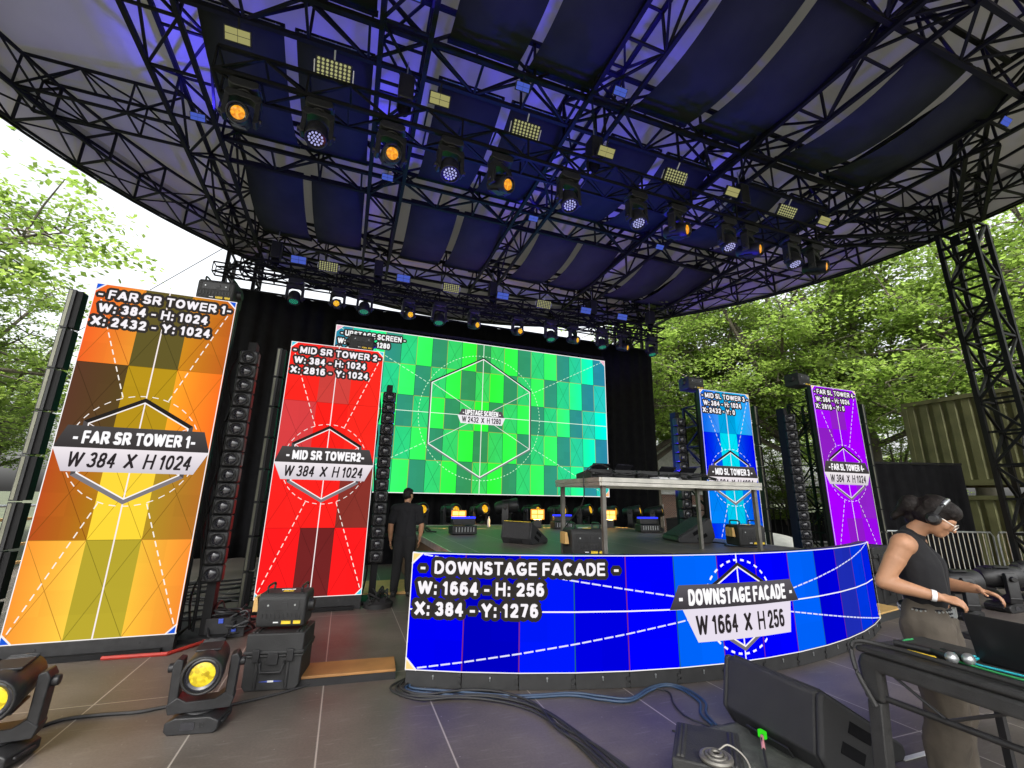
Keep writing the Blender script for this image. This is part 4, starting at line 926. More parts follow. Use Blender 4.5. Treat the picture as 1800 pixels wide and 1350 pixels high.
wedge('black wedge stage monitor on the left of the riser seen from behind', (2.84, 7.15, DZ), -.95, .7, edge='yellow')
wedge('black wedge stage monitor on the right of the riser, turned sideways', (6.0, 6.9, DZ), rad(74), .86)
# blue strobes with flood lamps
def strobe(label, loc, rz, watt):
    t = thing('strobe_light', label, 'strobe light', loc, (0, 0, rz), 'blue strobe lights on the riser'); b = MB(); b.box((0, 0, .09), (.5, .26, .16)); b.box((0, 0, .24), (.46, .16, .12)); b.build('housing', M['plastic'], t, bevel=.012)
    b = MB(); b.box((0, -.02, .318), (.46, .13, .03)); b.build('light_strip', M['strobe_blue'], t)
    b = MB(); 
    for k in range(7): b.box((-.18+k*.06, -.135, .1), (.012, .01, .09))
    b.build('vents', M['steel'], t, smooth=0)
    l = bpy.data.lights.new('strobe_beam', 'SPOT'); l.energy = watt; l.color = (.045, .02, 1); l.spot_size = rad(115); l.spot_blend = .4; l.shadow_soft_size = .12
    o = bpy.data.objects.new('strobe_beam', l); COL.objects.link(o); o.parent = t; o.location = (0, 0, .42); o.rotation_euler = (math.pi, 0, 0)
BW = 400
strobe('blue glowing strobe light at the left back of the riser', (2.25, 8.9, DZ), .1, BW)
strobe('blue glowing strobe light at the right back of the riser', (6.65, 9.0, DZ), -.1, BW)
strobe('blue glowing strobe light behind the left leg of the raised table', (5.05, 10.2, DZ), 0, BW)
def flood(label, loc, rz, watt):
    t = thing('blinder_light', label, 'blinder light', loc, (0, 0, rz), 'amber blinder lights on the riser'); b = MB(); b.box((0, .05, .22), (.36, .1, .26)); b.box((0, .05, .0), (.2, .16, .2)); b.build('housing', M['plastic'], t, bevel=.01)
    b = MB(); b.box((0, -.006, .22), (.34, .012, .24)); b.mi = 1
    for i in range(2):
        for j in range(2): b.box((-.075+i*.15, -.015, .165+j*.11), (.13, .012, .085))
    b.build('lamp_face', [M['blinder'], M['blinder_core']], t)
    l = bpy.data.lights.new('blinder_beam', 'AREA'); l.energy = watt; l.color = (1, .5, .12); l.size = .22; o = bpy.data.objects.new('blinder_beam', l); COL.objects.link(o); o.parent = t; o.location = (0, -.03, .22); o.rotation_euler = (rad(90), 0, 0)
flood('amber blinder light glowing at the left back of the riser', (2.57, 10.6, DZ+.06), -.2, 330)
flood('amber blinder light glowing beside the left wedge monitor on the riser', (4.62, 10.7, DZ+.1), -.35, 420)
flood('amber blinder light glowing behind the left front leg of the raised table', (6.62, 10.55, DZ+.1), -.5, 420)
for i, (x, y) in enumerate([(2.98, 11.2), (3.48, 11.15)]):
    t = thing('water_bottle', 'clear water bottle on the back of the riser, %s one' % ['left', 'right'][i], 'bottle', (x, y, DZ), (0, 0, 0), 'water bottles on the riser')
    b = MB(); b.lathe([(.03, 0), (.036, .01), (.036, .09), (.033, .1), (.036, .11), (.036, .17), (.014, .215), (.014, .225)], 14); b.build('bottle_body', pbr('bottle_plastic', (.75, .72, .62), .15, 0, .05, 5), t); b = MB(); b.cyl((0, 0, .225), (0, 0, .245), .016); b.build('cap', M['white'], t)
b = MB(); b.tube(catmull([(1.55+.05*math.sin(q*2.1), 10.9-.2*q, DZ+.03+.03*math.sin(q*3.3)) for q in range(9)], 6), .02, 6); b.tube(catmull([(1.7+.1*math.sin(q*1.7), 10.8-.2*q, DZ+.05+.04*math.sin(q*2.3)) for q in range(9)], 6), .016, 6); tag(b.build('cable', M['rubber']), 'tangled cables on the left back corner of the riser', 'cable')
b = MB(); b.tube(catmull([(6.1, 6.9, DZ+.01), (6.3, 6.4, DZ+.01), (6.0, 6.05, DZ+.01), (6.3, 5.7, DZ+.012)], 10), .011, 6); tag(b.build('cable', M['rubber']), 'black cable across the riser from the right wedge monitor', 'cable')

# ---------------------------------------------------------------- cables on the floor
def cable(label, pts, r, mat='rubber', z=.012, jit=0., seed=0):
    rg = random.Random(seed); P = [(x+rg.uniform(-jit, jit), y+rg.uniform(-jit, jit), z) for x, y in pts]; b = MB(); b.tube(catmull(P, 10), r, 6); return tag(b.build('cable', M[mat]), label, 'cable')
for k, pts in enumerate([[(.80, 4.9), (.64, 4.75), (.65, 4.57), (.85, 4.42), (1.13, 4.47), (1.45, 4.32), (1.66, 4.05), (1.72, 3.75), (1.74, 3.3), (1.76, 2.7)],
                         [(.78, 4.86), (.62, 4.7), (.7, 4.5), (.95, 4.36), (1.2, 4.36), (1.5, 4.2), (1.72, 3.9), (1.82, 3.5), (1.88, 3.1), (1.9, 2.6)],
                         [(.76, 4.88), (.59, 4.72), (.62, 4.52), (.8, 4.36), (1.1, 4.30), (1.4, 4.15), (1.62, 3.9), (1.72, 3.6), (1.86, 3.2), (1.95, 2.7)],
                         [(.74, 4.84), (.66, 4.66), (.78, 4.46), (1.05, 4.33), (1.35, 4.25), (1.6, 4.02), (1.75, 3.7), (1.8, 3.35), (1.83, 2.9), (1.87, 2.5)],
                         [(.8, 4.8), (.68, 4.62), (.84, 4.44), (1.2, 4.40), (1.5, 4.27), (1.7, 3.95), (1.70, 3.55), (1.78, 3.2), (1.8, 2.6)]]):
    cable('black cable in the loose bundle before the left end of the blue facade', pts, .010, z=.013+.004*k, jit=.012, seed=k).__setitem__('group', 'cables in the bundle before the facade')
cable('blue cable winding along the foot of the facade toward the foreground monitor', [(.74, 4.74), (.72, 4.6), (1.01, 4.42), (1.55, 4.17), (2.07, 4.06), (2.3, 3.90), (2.52, 3.80), (2.83, 3.93), (3.04, 3.98), (3.13, 3.86), (3.1, 3.6), (2.95, 3.42), (2.9, 3.25)], .011, 'blue_cable', .014)
cable('dark blue cable beside the blue cable at the foot of the facade', [(.78, 4.78), (.76, 4.64), (1.05, 4.48), (1.6, 4.2), (2.1, 4.1), (2.34, 3.95), (2.55, 3.84), (2.84, 3.97), (3.08, 4.0), (3.18, 3.84), (3.14, 3.58), (2.99, 3.4), (2.92, 3.22)], .011, 'blue_cable', .016)
cable('thin black cable looping on the floor toward the grey rug', [(2.9, 3.98), (2.98, 3.85), (2.86, 3.64), (2.80, 3.42), (2.86, 3.25), (2.92, 3.12)], .007)
cable('black cable from the foreground moving light to the left one', [(-1.98, 4.7), (-1.85, 4.85), (-1.6, 4.86), (-1.37, 4.83), (-1.16, 4.87), (-1.0, 4.8)], .014)
cable('black cable from the moving light past the equipment case', [(-.72, 4.75), (-.5, 4.82), (-.25, 4.93), (-.02, 5.1), (0., 5.3)], .011)
rng = random.Random(5)
for k in range(11):
    y = 7.5+k*.34+rng.uniform(-.15, .15); xa = -2.9+rng.uniform(-.3, .3); P = [(xa+(q/5)*2.1, y+rng.uniform(-.2, .2)+.3*q/5) for q in range(6)]
    cable('black cable crossing the floor between the orange and red towers', P, .014+.006*rng.random(), z=.018, seed=k)['group'] = 'cables between the towers'
b = MB(); rg = random.Random(9)
for k in range(7): b.tube(catmull([(-1.45+rg.uniform(0, .55), 6.7+rg.uniform(0, .6), .03+rg.uniform(0, .3)) for q in range(7)], 6), .014, 6)
b.box((-1.2, 7.0, .12), (.42, .4, .22)); b.mi = 1; b.box((-1.25, 6.79, .2), (.05, .02, .05)); b.box((-1.1, 6.79, .1), (.05, .02, .05)); tag(b.build('power_box', [M['plastic'], M['blue_print']], bevel=0), 'black power box under tangled cables at the foot of the orange tower', 'power box')
b = MB(); rg = random.Random(4)
for k in range(6): b.tube(catmull([(.5+rg.uniform(0, .35), 7.75+rg.uniform(0, .4), .03+rg.uniform(0, .25)) for q in range(6)], 6), .014, 6)
b.sph((.68, 7.95, .03), (.24, .22, .12), 10); tag(b.build('cable_heap', M['rubber']), 'heap of black cable at the right foot of the red tower', 'cable')
b = MB(); b.box((1.0, 9.4, .025), (1.9, 1.2, .05)); tag(b.build('floor_mat', M['wood_tan'], bevel=.005), 'tan board on the floor behind the standing crew member', 'floor board')

# ---------------------------------------------------------------- people
def caps(b, p0, p1, r0, r1=None, n=14, fl=None):
    r1 = r0 if r1 is None else r1; p0 = Vector(p0); p1 = Vector(p1); d, x, y = b.frame(p0, p1); Ln = (p1-p0).length
    prof = []; m = 5
    for k in range(m+1): a = -math.pi/2+math.pi/2*k/m; prof.append((r0*math.cos(a)+1e-4, r0*math.sin(a)))
    for k in range(m+1): a = math.pi/2*k/m; prof.append((r1*math.cos(a)+1e-4, Ln+r1*math.sin(a)))
    R = Matrix((x, y, d)).transposed().to_4x4(); R.translation = p0
    b.lathe(prof, n, R)
def fuse(name, b, mat, vox, smooth=4, nz=0., nsc=8., seed=0):
    me = bpy.data.meshes.new(name); me.from_pydata(b.v, [], b.f); o = bpy.data.objects.new(name, me); COL.objects.link(o)
    r = o.modifiers.new('r', 'REMESH'); r.mode = 'VOXEL'; r.voxel_size = vox; s = o.modifiers.new('s', 'SMOOTH'); s.iterations = smooth; s.factor = .5
    dg = bpy.context.evaluated_depsgraph_get(); dg.update(); m2 = bpy.data.meshes.new_from_object(o.evaluated_get(dg)); bpy.data.objects.remove(o)
    m2.name = name; m2.materials.clear(); m2.materials.append(mat); m2.polygons.foreach_set('use_smooth', [True]*len(m2.polygons))
    if nz:
        for v in m2.vertices: v.co += v.normal*nz*(noise.noise(Vector((v.co.x*nsc, v.co.y*nsc, v.co.z*nsc*.55+seed)))+.5*noise.noise(Vector((v.co.x*nsc*2.2, v.co.y*nsc*2.2, v.co.z*nsc*1.2+seed))))
    m2.update(); return m2
def hand(b, wrist, pdir, side, curl=.5, thumb=1):
    # wrist position, pointing direction, palm side normal (down)
    w = Vector(wrist); d = Vector(pdir).normalized(); dn = Vector(side); dn = (dn-d*dn.dot(d)).normalized(); s = d.cross(dn).normalized()*thumb
    for k in range(4): caps(b, w+s*(.012-.008*k), w+d*.088+s*(.030-.020*k), .0135, .0125, 8)
    Lf = [.070, .079, .073, .056]
    for k in range(4):
        p = w+d*.088+s*(.032-.0215*k); dd = d.copy(); L_ = Lf[k]; c = curl*(1+.12*k)
        for j, fr_ in enumerate((.45, .32, .23)):
            dd = (Matrix.Rotation(c*(.55 if j == 0 else .75), 3, d.cross(dn)) @ dd); q = p+dd*L_*fr_; caps(b, p, q, .0092-.0008*j, .0086-.0008*j, 8); p = q
    p = w+d*.02+s*.022; q = p+(d*.6+s*.75+dn*.25).normalized()*.048; caps(b, p, q, .0125, .0105, 8); caps(b, q, q+(d*.9+s*.2+dn*.35).normalized()*.034, .0105, .008, 8)
def head(b, c, R, jaw=1.):
    c = Vector(c); E = lambda p, r: b.sph(c+R @ Vector(p), r, 14, R)
    E((-.012, 0, .03), (.098, .076, .098)); E((.03, 0, -.03), (.066, .062, .075)); E((.058, 0, -.075), (.036*jaw, .036, .03)); E((.02, 0, -.07), (.06, .052, .035))
    E((.078, 0, .028), (.022, .052, .018)); caps(b, c+R @ Vector((.088, 0, .015)), c+R @ Vector((.113, 0, -.022)), .009, .0125, 8); E((.106, 0, -.024), (.012, .017, .009))
    E((.088, 0, -.05), (.014, .024, .007)); E((.085, 0, -.061), (.014, .022, .008))
    for s in (-1, 1): E((.06, s*.04, -.018), (.03, .022, .024)); E((-.005, s*.075, -.008), (.022, .010, .032)); E((.082, s*.031, .006), (.013, .015, .011))
def human(label, base, rz, J, shirt, trouser, hair, tank=True):
    t = thing('person', label, 'person', base, (0, 0, rz)); V = lambda k: Vector(J[k])
    b = MB()
    # torso
    for s in ('L', 'R'):
        sg = 1 if s == 'L' else -1
        caps(b, V('pelvis')+Vector((0, sg*.06, 0)), V('waist')+Vector((0, sg*.055, 0)), .105, .095); caps(b, V('waist')+Vector((0, sg*.055, 0)), V('chest')+Vector((.01, sg*.075, 0)), .095, .108)
        caps(b, V('chest')+Vector((.01, sg*.075, 0)), V('upper')+Vector((0, sg*.08, -.02)), .108, .082); caps(b, V('upper'), V('sh'+s), .075, .068)
        caps(b, V('sh'+s), V('el'+s), .064, .046); caps(b, V('sh'+s)*.62+V('el'+s)*.38, V('sh'+s)*.35+V('el'+s)*.65, .06, .052)
        e, w = V('el'+s), V('wr'+s); caps(b, e, e.lerp(w, .3), .045, .047); caps(b, e.lerp(w, .3), w, .047, .028)
        hand(b, w, V('ha'+s)-w, J.get('palm'+s, (0, 0, -1)), J.get('curl', .5), thumb=J.get('th'+s, 1))
        caps(b, V('hip'+s), V('kn'+s), .085, .058); caps(b, V('kn'+s), V('an'+s), .056, .038)
    caps(b, V('upper')+Vector((-.01, 0, 0)), V('neck'), .06, .055); caps(b, V('neck'), V('head')+Vector((-.02, 0, -.02)), .055, .055)
    R = Euler(J['headrot']).to_matrix(); head(b, V('head'), R)
    put('body', fuse('body', b, M['skin'], .0072, 4), t)
    # shirt
    b = MB(); g_ = .014
    for sg in (-1, 1):
        s = 'L' if sg > 0 else 'R'
        caps(b, V('waist')+Vector((-.005, sg*.06, -.1 if not tank else -.0)), V('waist')+Vector((0, sg*.06, .03)), .108+g_ if not tank else .1+g_, .1+g_); caps(b, V('waist')+Vector((0, sg*.055, .03)), V('chest')+Vector((.01, sg*.075, 0)), .1+g_, .108+g_)
        caps(b, V('chest')+Vector((.01, sg*.075, 0)), V('upper')+Vector((0, sg*.08, -.02)), .108+g_, .082+g_)
        if tank: caps(b, V('upper')+Vector((0, sg*.05, .012)), V('upper').lerp(V('sh'+s), .62)+Vector((0, 0, .012)), .075, .07)
        else:
            caps(b, V('upper'), V('sh'+s), .075+g_, .07+g_); caps(b, V('sh'+s), V('sh'+s).lerp(V('el'+s), .72), .074, .073)
    caps(b, V('upper')+Vector((-.012, 0, -.02)), V('upper').lerp(V('neck'), .45), .08, .074)
    put('shirt', fuse('shirt', b, M[shirt], .011, 3, .009, 11, 3), t)
    # trousers
    b = MB(); bag = J.get('bag', 1.0)
    for sg in (-1, 1):
        s = 'L' if sg > 0 else 'R'; caps(b, V('pelvis')+Vector((-.005, sg*.06, .045)), V('hip'+s), .118, .112*bag); caps(b, V('hip'+s), V('kn'+s), .108*bag, .082*bag*1.05); caps(b, V('kn'+s), V('an'+s)+Vector((0, 0, .06)), .082*bag*1.05, .07*bag*1.05); caps(b, V('an'+s)+Vector((0, 0, .03)), V('an'+s)+Vector((.02, 0, .0)), .07*bag, .068*bag)
        if bag > 1.1:
            b.sph(V('hip'+s).lerp(V('kn'+s), .62)+Vector((0, sg*.1, 0)), (.075, .03, .11), 10)
    put('trousers', fuse('trousers', b, M[trouser], .013, 4, .019 if bag > 1.1 else .010, 9, 1), t)
    for sg, s in ((1, 'L'), (-1, 'R')):
        b = MB(); a = V('an'+s); caps(b, (a.x-.05, a.y, .045), (a.x+.13, a.y+sg*.02, .035), .048, .042); b.box((a.x+.045, a.y+sg*.01, .012), (.27, .09, .022)); put('shoe', fuse('shoe', b, M['shoe'], .008, 3), t)
    # hair
    b = MB(); c = V('head')
    for p, r in hair: b.sph(c+R @ Vector(p), r, 14, R)
    put('hair', fuse('hair', b, M['hair'], .007, 4, .0025, 40, 5), t)
    return t, R
J = dict(pelvis=(0, 0, .96), waist=(.015, 0, 1.10), chest=(.0, 0, 1.27), upper=(-.03, 0, 1.41), neck=(.03, 0, 1.50), head=(.13, 0, 1.58), headrot=(0, rad(36), 0),
         shL=(-.02, .21, 1.405), shR=(-.03, -.212, 1.41), elL=(.0, .28, 1.15), elR=(-.15, -.28, 1.18), wrL=(.24, .14, 1.15), wrR=(.09, -.235, 1.125), haL=(.36, .10, 1.12), haR=(.21, -.195, 1.10), palmL=(.1, -.3, -1), palmR=(.1, .5, -1), thL=-1, thR=1, curl=.62,
         hipL=(0, .095, .92), hipR=(0, -.095, .92), knL=(.03, .13, .5), knR=(.02, -.12, .5), anL=(0, .15, .09), anR=(-.03, -.13, .09), bag=1.25)
FZ_ = rad(-68)
dj, R = human('person in black sleeveless top and headphones looking down at the table', (3.72, 2.08, 0), FZ_, J, 'shirt', 'trouser',
    [((-.02, 0, .045), (.104, .085, .098)), ((-.035, 0, .0), (.09, .083, .08)), ((.03, 0, .078), (.075, .075, .055)), ((.062, 0, .062), (.038, .068, .036)), ((-.135, 0, -.005), (.066, .058, .07)), ((-.09, .02, -.07), (.04, .05, .05)), ((-.105, 0, .02), (.04, .03, .03)), ((-.155, 0, -.05), (.036, .036, .06)), ((-.165, 0, -.105), (.024, .026, .05))])
dj.scale = (1.035,)*3
c = Vector(J['head']); Rm = R
b = MB()
for s in (-1, 1):
    q = lambda p: c+Rm @ Vector(p)
    b.tube([q((-.0, s*.084, .02)), q((.05, s*.078, .018)), q((.104, s*.062, .012))], .0028, 6); b.tube([q((.108+.004*math.cos(a), s*.034+.024*math.cos(a), .002+.020*math.sin(a))) for a in np.linspace(0, 2*math.pi, 13)], .0024, 6)
b.tube([q((.115, -.01, .01)), q((.118, 0, .012)), q((.115, .01, .01))], .002, 6); b.build('glasses', M['alu'], dj)
b = MB(); w = Vector(J['wrR']); d = (Vector(J['haR'])-w).normalized(); b.cyl(w-d*.03, w-d*.006, .034, .032, 16, caps=False); o = b.build('wristband', M['white'], dj)
# studded belt
b = MB(); n = 40
def belt(a, z, k=0.): return Vector((-.005+(.124+k)*math.cos(a), (.18+k)*math.sin(a), z))
P = [belt(2*math.pi*i/n, 1.012) for i in range(n)]
for i in range(n): b.bar(P[i], P[(i+1) % n], .014, .05)
b.mi = 1
for i in range(n):
    for z in (1.001, 1.023): q_ = belt(2*math.pi*i/n, z, .008); b.sph(q_, .0078, 6)
b.box(belt(0, 1.012, .01), (.018, .07, .055)); b.build('belt', [M['shirt'], M['steel']], dj)
# headphones rest on the head: a thing of their own
hp = thing('headphones', 'black over-ear headphones worn on the dark-haired head', 'headphones', (3.72, 2.08, 0), (0, 0, FZ_)); hp.scale = (1.035,)*3
b = MB(); b.tube([c+Rm @ Vector((.0, .098*math.sin(a), .01+.118*math.cos(a))) for a in np.linspace(-1.75, 1.75, 17)], .011, 8)
for s in (-1, 1): b.box(c+Rm @ Vector((.0, s*.106, .05)), (.022, .012, .07), Rm)
b.build('headband', M['plastic'], hp)
b = MB(); b.tube([c+Rm @ Vector((.0, .102*math.sin(a), .014+.122*math.cos(a))) for a in np.linspace(-.8, .8, 11)], .0125, 8); b.build('headband_pad', M['steel'], hp)
for s in (-1, 1):
    b = MB(); caps(b, c+Rm @ Vector((.004, s*.082, -.006)), c+Rm @ Vector((.004, s*.104, -.006)), .041, .036); b.cyl(c+Rm @ Vector((.004, s*.13, -.006)), c+Rm @ Vector((.004, s*.146, -.006)), .026, .02, 16); b.build('ear_cup', M['plastic'], hp)
J2 = dict(pelvis=(0, 0, .95), waist=(.0, 0, 1.09), chest=(.01, 0, 1.27), upper=(0, 0, 1.42), neck=(.02, 0, 1.52), head=(.045, 0, 1.635), headrot=(0, rad(4), rad(-28)),
          shL=(0, .195, 1.41), shR=(0, -.195, 1.41), elL=(-.03, .255, 1.13), elR=(.0, -.27, 1.13), wrL=(.02, .245, .89), wrR=(.07, -.25, .90), haL=(.04, .24, .78), haR=(.1, -.24, .79), palmL=(0, -1, 0), palmR=(0, 1, 0), thL=1, thR=-1, curl=.35,
          hipL=(0, .09, .92), hipR=(0, -.09, .92), knL=(.0, .10, .5), knR=(.03, -.105, .5), anL=(-.04, .12, .09), anR=(.02, -.12, .09), bag=.98)
human('person in black T-shirt and black trousers standing with back turned beside the red tower', (1.12, 8.66, 0), rad(78), J2, 'shirt', 'jeans',
    [((-.018, 0, .05), (.102, .082, .09)), ((-.045, 0, .0), (.07, .076, .075)), ((.02, 0, .085), (.08, .07, .042)), ((-.01, 0, -.02), (.055, .079, .04))], tank=False)[0].scale = (1.05, 1.05, 1.05)

# ---------------------------------------------------------------- foreground: work table and what lies on it
TZ = .93
t = thing('work_table', 'black metal work table with rounded corners at the lower right', 'table', (0, 0, 0))
tx0, tx1, ty0, ty1 = 2.86, 3.46, .05, 2.0
b = MB(); b.box(((tx0+tx1)/2, (ty0+ty1)/2, TZ-.02), (tx1-tx0, ty1-ty0, .03)); b.build('table_top', M['plastic_rough'], t, bevel=.012)
b = MB()
for x in (tx0+.035, tx1-.035):
    b.prism([(ty1-.02, TZ-.037), (ty0, TZ-.037), (ty0, TZ-.12), (ty1-.11, TZ-.12), (ty1-.11, TZ-.27), (ty1-.01, TZ-.27), (ty1+.005, TZ-.09)], 0, x-.034, x+.034)
b.build('side_rail', M['plastic_rough'], t, bevel=.02)
for x in (tx0+.035, tx1-.035):
    for y, yb in ((ty1-.06, ty1+.0), (ty0+.12, ty0))[(0 if x < 3.2 else 1):]:
        b = MB(); b.bar((x, y, TZ-.268 if y > 1 else TZ-.121), (x+.02, yb, .004), .07, .07, caps=True); b.build('leg', M['plastic_rough'], t, bevel=.006)
    b = MB(); b.cyl((x, ty1-.1, TZ-.245), (x, ty0+.1, TZ-.245), .016, n=10); 
    for k in range(3): y = ty1-.16-k*.6; b.cyl((x, y, TZ-.115), (x, y-.22, TZ-.24), .008, n=8); b.cyl((x, y-.22, TZ-.24), (x, y-.46, TZ-.115), .008, n=8)
    b.build('brace_rail', M['plastic'], t)
t = thing('laptop', 'dark grey laptop seen from behind on the black work table', 'laptop', (3.2, 1.42, TZ-.004)); b = MB(); b.box((.14, 0, .008), (.25, .36, .014)); b.build('laptop_base', M['plastic'], t, bevel=.004)
b = MB(); b.box((-.03, 0, .125), (.008, .36, .24), Matrix.Rotation(rad(-14), 3, 'Y')); b.build('lid', pbr('dark_anodised_lid', (.018, .019, .021), .35, .4, .05, 4), t, bevel=.003)
def lie(name, label, cat, pts, r, mat, z=TZ-.003): b = MB(); b.tube(catmull([(x, y, z+dz) for x, y, dz in pts], 8), r, 7); return tag(b.build(name, M[mat]), label, cat)
lie('cable', 'thick black cable with metal connector lying along the near edge of the work table', 'cable', [(2.84, 1.92, -.28), (2.83, 1.99, -.12), (2.86, 2.0, .012), (2.93, 1.86, .018), (2.93, 1.6, .018), (2.92, 1.35, .018), (2.91, 1.2, .018)], .013, 'rubber')
b = MB(); b.cyl((2.915, 1.3, TZ+.016), (2.91, 1.12, TZ+.016), .017, n=12); b.mi = 1; b.cyl((2.91, 1.12, TZ+.018), (2.905, .85, TZ+.018), .022, .026, n=12); tag(b.build('connector', [M['steel'], pbr('orange_plastic', (.8, .16, .02), .45)]), 'silver and orange cable connector on the near edge of the work table', 'connector')
lie('cable', 'green cable lying across the work table', 'cable', [(3.3, 1.95, .006), (3.18, 1.93, .006), (3.1, 1.75, .006), (3.06, 1.45, .006), (3.08, 1.1, .006), (3.12, .8, .006)], .005, 'green_cable')
lie('cable', 'light teal cable lying across the work table', 'cable', [(3.2, 1.66, .006), (3.12, 1.6, .006), (3.13, 1.4, .006), (3.15, 1.15, .006), (3.2, .9, .006)], .005, 'teal_cable')
lie('cable', 'short teal cable loop beside the microphones', 'cable', [(3.16, 1.72, .006), (3.1, 1.66, .03), (3.2, 1.6, .02), (3.1, 1.6, .01)], .006, 'teal_cable')
for i, (x, y) in enumerate([(3.02, 1.62), (3.08, 1.58)]):
    t = thing('microphone', '%s silver-headed handheld microphone lying on the work table' % ['near', 'far'][i], 'microphone', (x, y, TZ+.022), (0, 0, .3), 'microphones on the work table'); b = MB(); b.sph((0, 0, .004), (.034, .028, .028), 14); b.build('mic_grille', M['steel'], t); b = MB(); b.cyl((.02, .01, 0), (.12, .12, -.004), .022, .014, 12); b.build('mic_handle', M['plastic'], t)
b = MB(); b.cyl((3.05, 1.9, TZ+.018), (3.1, 1.66, TZ+.018), .018, n=12); b.mi = 1; b.cyl((2.99, 1.8, TZ+.008), (3.0, 1.68, TZ+.008), .008, n=8); tag(b.build('torch', [M['plastic'], M['yellow']]), 'black torch with yellow-marked pen at the left end of the work table', 'torch')
lie('cable', 'coil of black headphone cable by the laptop', 'cable', [(3.05+.07*math.cos(a), 1.02+.07*math.sin(a), .006+.002*a) for a in np.linspace(0, 14, 40)], .005, 'rubber')
# second surface with a mixer
t = thing('mixer_stand', 'low black stand under the small mixer behind the laptop', 'table', (0, 0, 0)); b = MB(); b.box((4.35, 1.45, .86), (.6, 1.3, .04)); b.build('table_top', M['plastic_rough'], t, bevel=.01)
for x in (4.1, 4.6):
    for y in (.9, 2.0): b = MB(); b.bar((x, y, .004), (x, y, .838), .04, caps=True); b.build('leg', M['plastic'], t)
t = thing('mixing_desk', 'grey mixing desk with black knobs behind the laptop', 'mixing desk', (4.25, 1.62, .883), (0, 0, -.4)); b = MB(); b.prism([(-.16, 0), (.16, 0), (.16, .08), (-.16, .05)], 0, -.24, .24); b.build('body', pbr('grey_enamel', (.24, .24, .22), .5), t, bevel=.006)
b = MB()
for i in range(8):
    for j in range(5): b.cyl((-.2+i*.057, -.12+j*.055, .06), (-.2+i*.057, -.12+j*.055, .098), .011, n=8)
b.build('knobs', M['plastic'], t); b = MB(); b.tube(catmull([(-.1, .1, .08), (-.08, .14, .16), (0, .14, .17), (.05, .1, .08)], 6), .008, 6); b.build('patch_cable', M['rubber'], t)
# grey rug, small case, connector on the wedge
b = MB(); rg = random.Random(2); n = 26
vs = []; fs = []
for i in range(n+1):
    for j in range(n+1):
        x = 2.52+1.05*i/n; y = 2.25+1.0*j/n; e = .02*rg.uniform(-1, 1) if i in (0, n) or j in (0, n) else 0; vs.append((x+e, y+e-.1*(i/n), .012+.010*noise.noise(Vector((x*5, y*5, 0)))))
for i in range(n):
    for j in range(n): fs.append((i*(n+1)+j, (i+1)*(n+1)+j, (i+1)*(n+1)+j+1, i*(n+1)+j+1))
b.add(vs, fs); o = b.build('rug', M['grey_rug'], smooth=60); md = o.modifiers.new('thickness', 'SOLIDIFY'); md.thickness = .012; tag(o, 'grey worn rug under the foreground wedge monitor', 'rug')
case('small black case at the bottom edge of the picture beside the grey rug', (2.2, 2.52, 0), -.75, (.36, .46, .3), badge=False)
b = MB()
for rr, z in ((.075, .315), (.05, .325), (.03, .335)): b.tube([(2.12+rr*math.cos(a), 2.36+rr*math.sin(a), z) for a in np.linspace(0, 2*math.pi, 25)], .016 if rr > .07 else .01, 8)
b.tube(catmull([(2.15, 2.38, .335), (2.22, 2.36, .36), (2.27, 2.28, .3), (2.27, 2.24, .1)], 8), .006, 6); tag(b.build('hose_reel', [M['alu_dark']]), 'small metal coil on the lid of the case at the bottom edge', 'coil')
b = MB(); b.tube(catmull([(2.985, 2.83, .1), (2.93, 2.8, .12), (2.85, 2.72, .1), (2.7, 2.55, .03), (2.5, 2.3, .02), (2.2, 2.0, .02)], 8), .009, 7); b.mi = 1; b.cyl((2.93, 2.8, .12), (2.84, 2.71, .098), .012, n=10); b.mi = 2; b.box((2.968, 2.83, .115), (.03, .05, .045)); tag(b.build('monitor_cable', [M['rubber'], pbr('pink_sleeve', (.6, .25, .28), .5), M['green_tag']]), 'grey cable with green plug and pink sleeve at the back of the foreground monitor', 'cable')
b = MB(); b.box((3.98, 2.46, .004), (.32, .035, .006)); tag(b.build('tape_strip', M['white_tape'], smooth=0), 'white tape strip on the floor under the work table', 'tape')
b = MB(); b.box((4.95, 1.85, .004), (.4, .03, .006), Matrix.Rotation(.3, 3, 'Z')); tag(b.build('tape_strip', M['white_tape'], smooth=0), 'white tape strip on the floor right of the person in sleeveless top', 'tape')

# ---------------------------------------------------------------- right side: barricades, drape, containers
def barricade(label, p0, p1, z=0.):
    p0 = Vector((*p0, z)); p1 = Vector((*p1, z)); d = (p1-p0); Ln = d.length; d.normalize(); U = lambda a, h: p0+d*a+Vector((0, 0, h))
    t = thing('barricade', label, 'barrier', (0, 0, 0), (0, 0, 0), 'grey steel barricades'); b = MB()
    b.tube([U(.0, .12), U(0, 1.0), U(.06, 1.09), U(Ln-.06, 1.09), U(Ln, 1.0), U(Ln, .12)], .02, 8); b.cyl(U(0, .18), U(Ln, .18), .018, n=8); b.build('frame', M['steel'], t)
    b = MB(); n = int(Ln/.125)
    for k in range(1, n): b.cyl(U(Ln*k/n, .18), U(Ln*k/n, 1.09), .0095, n=6, caps=False)
    b.build('bars', M['steel'], t)
    nn = Vector((d.y, -d.x, 0))
    for a in (.2, Ln-.2): b = MB(); b.tube([U(a, .02)-nn*.3, U(a, .1)-nn*.1, U(a, .18), U(a, .1)+nn*.1, U(a, .02)+nn*.3], .018, 6); b.build('foot', M['steel'], t)
barricade('grey steel barricade right of the purple tower, behind the headphoned person', (12.3, 7.62), (15.1, 6.72))
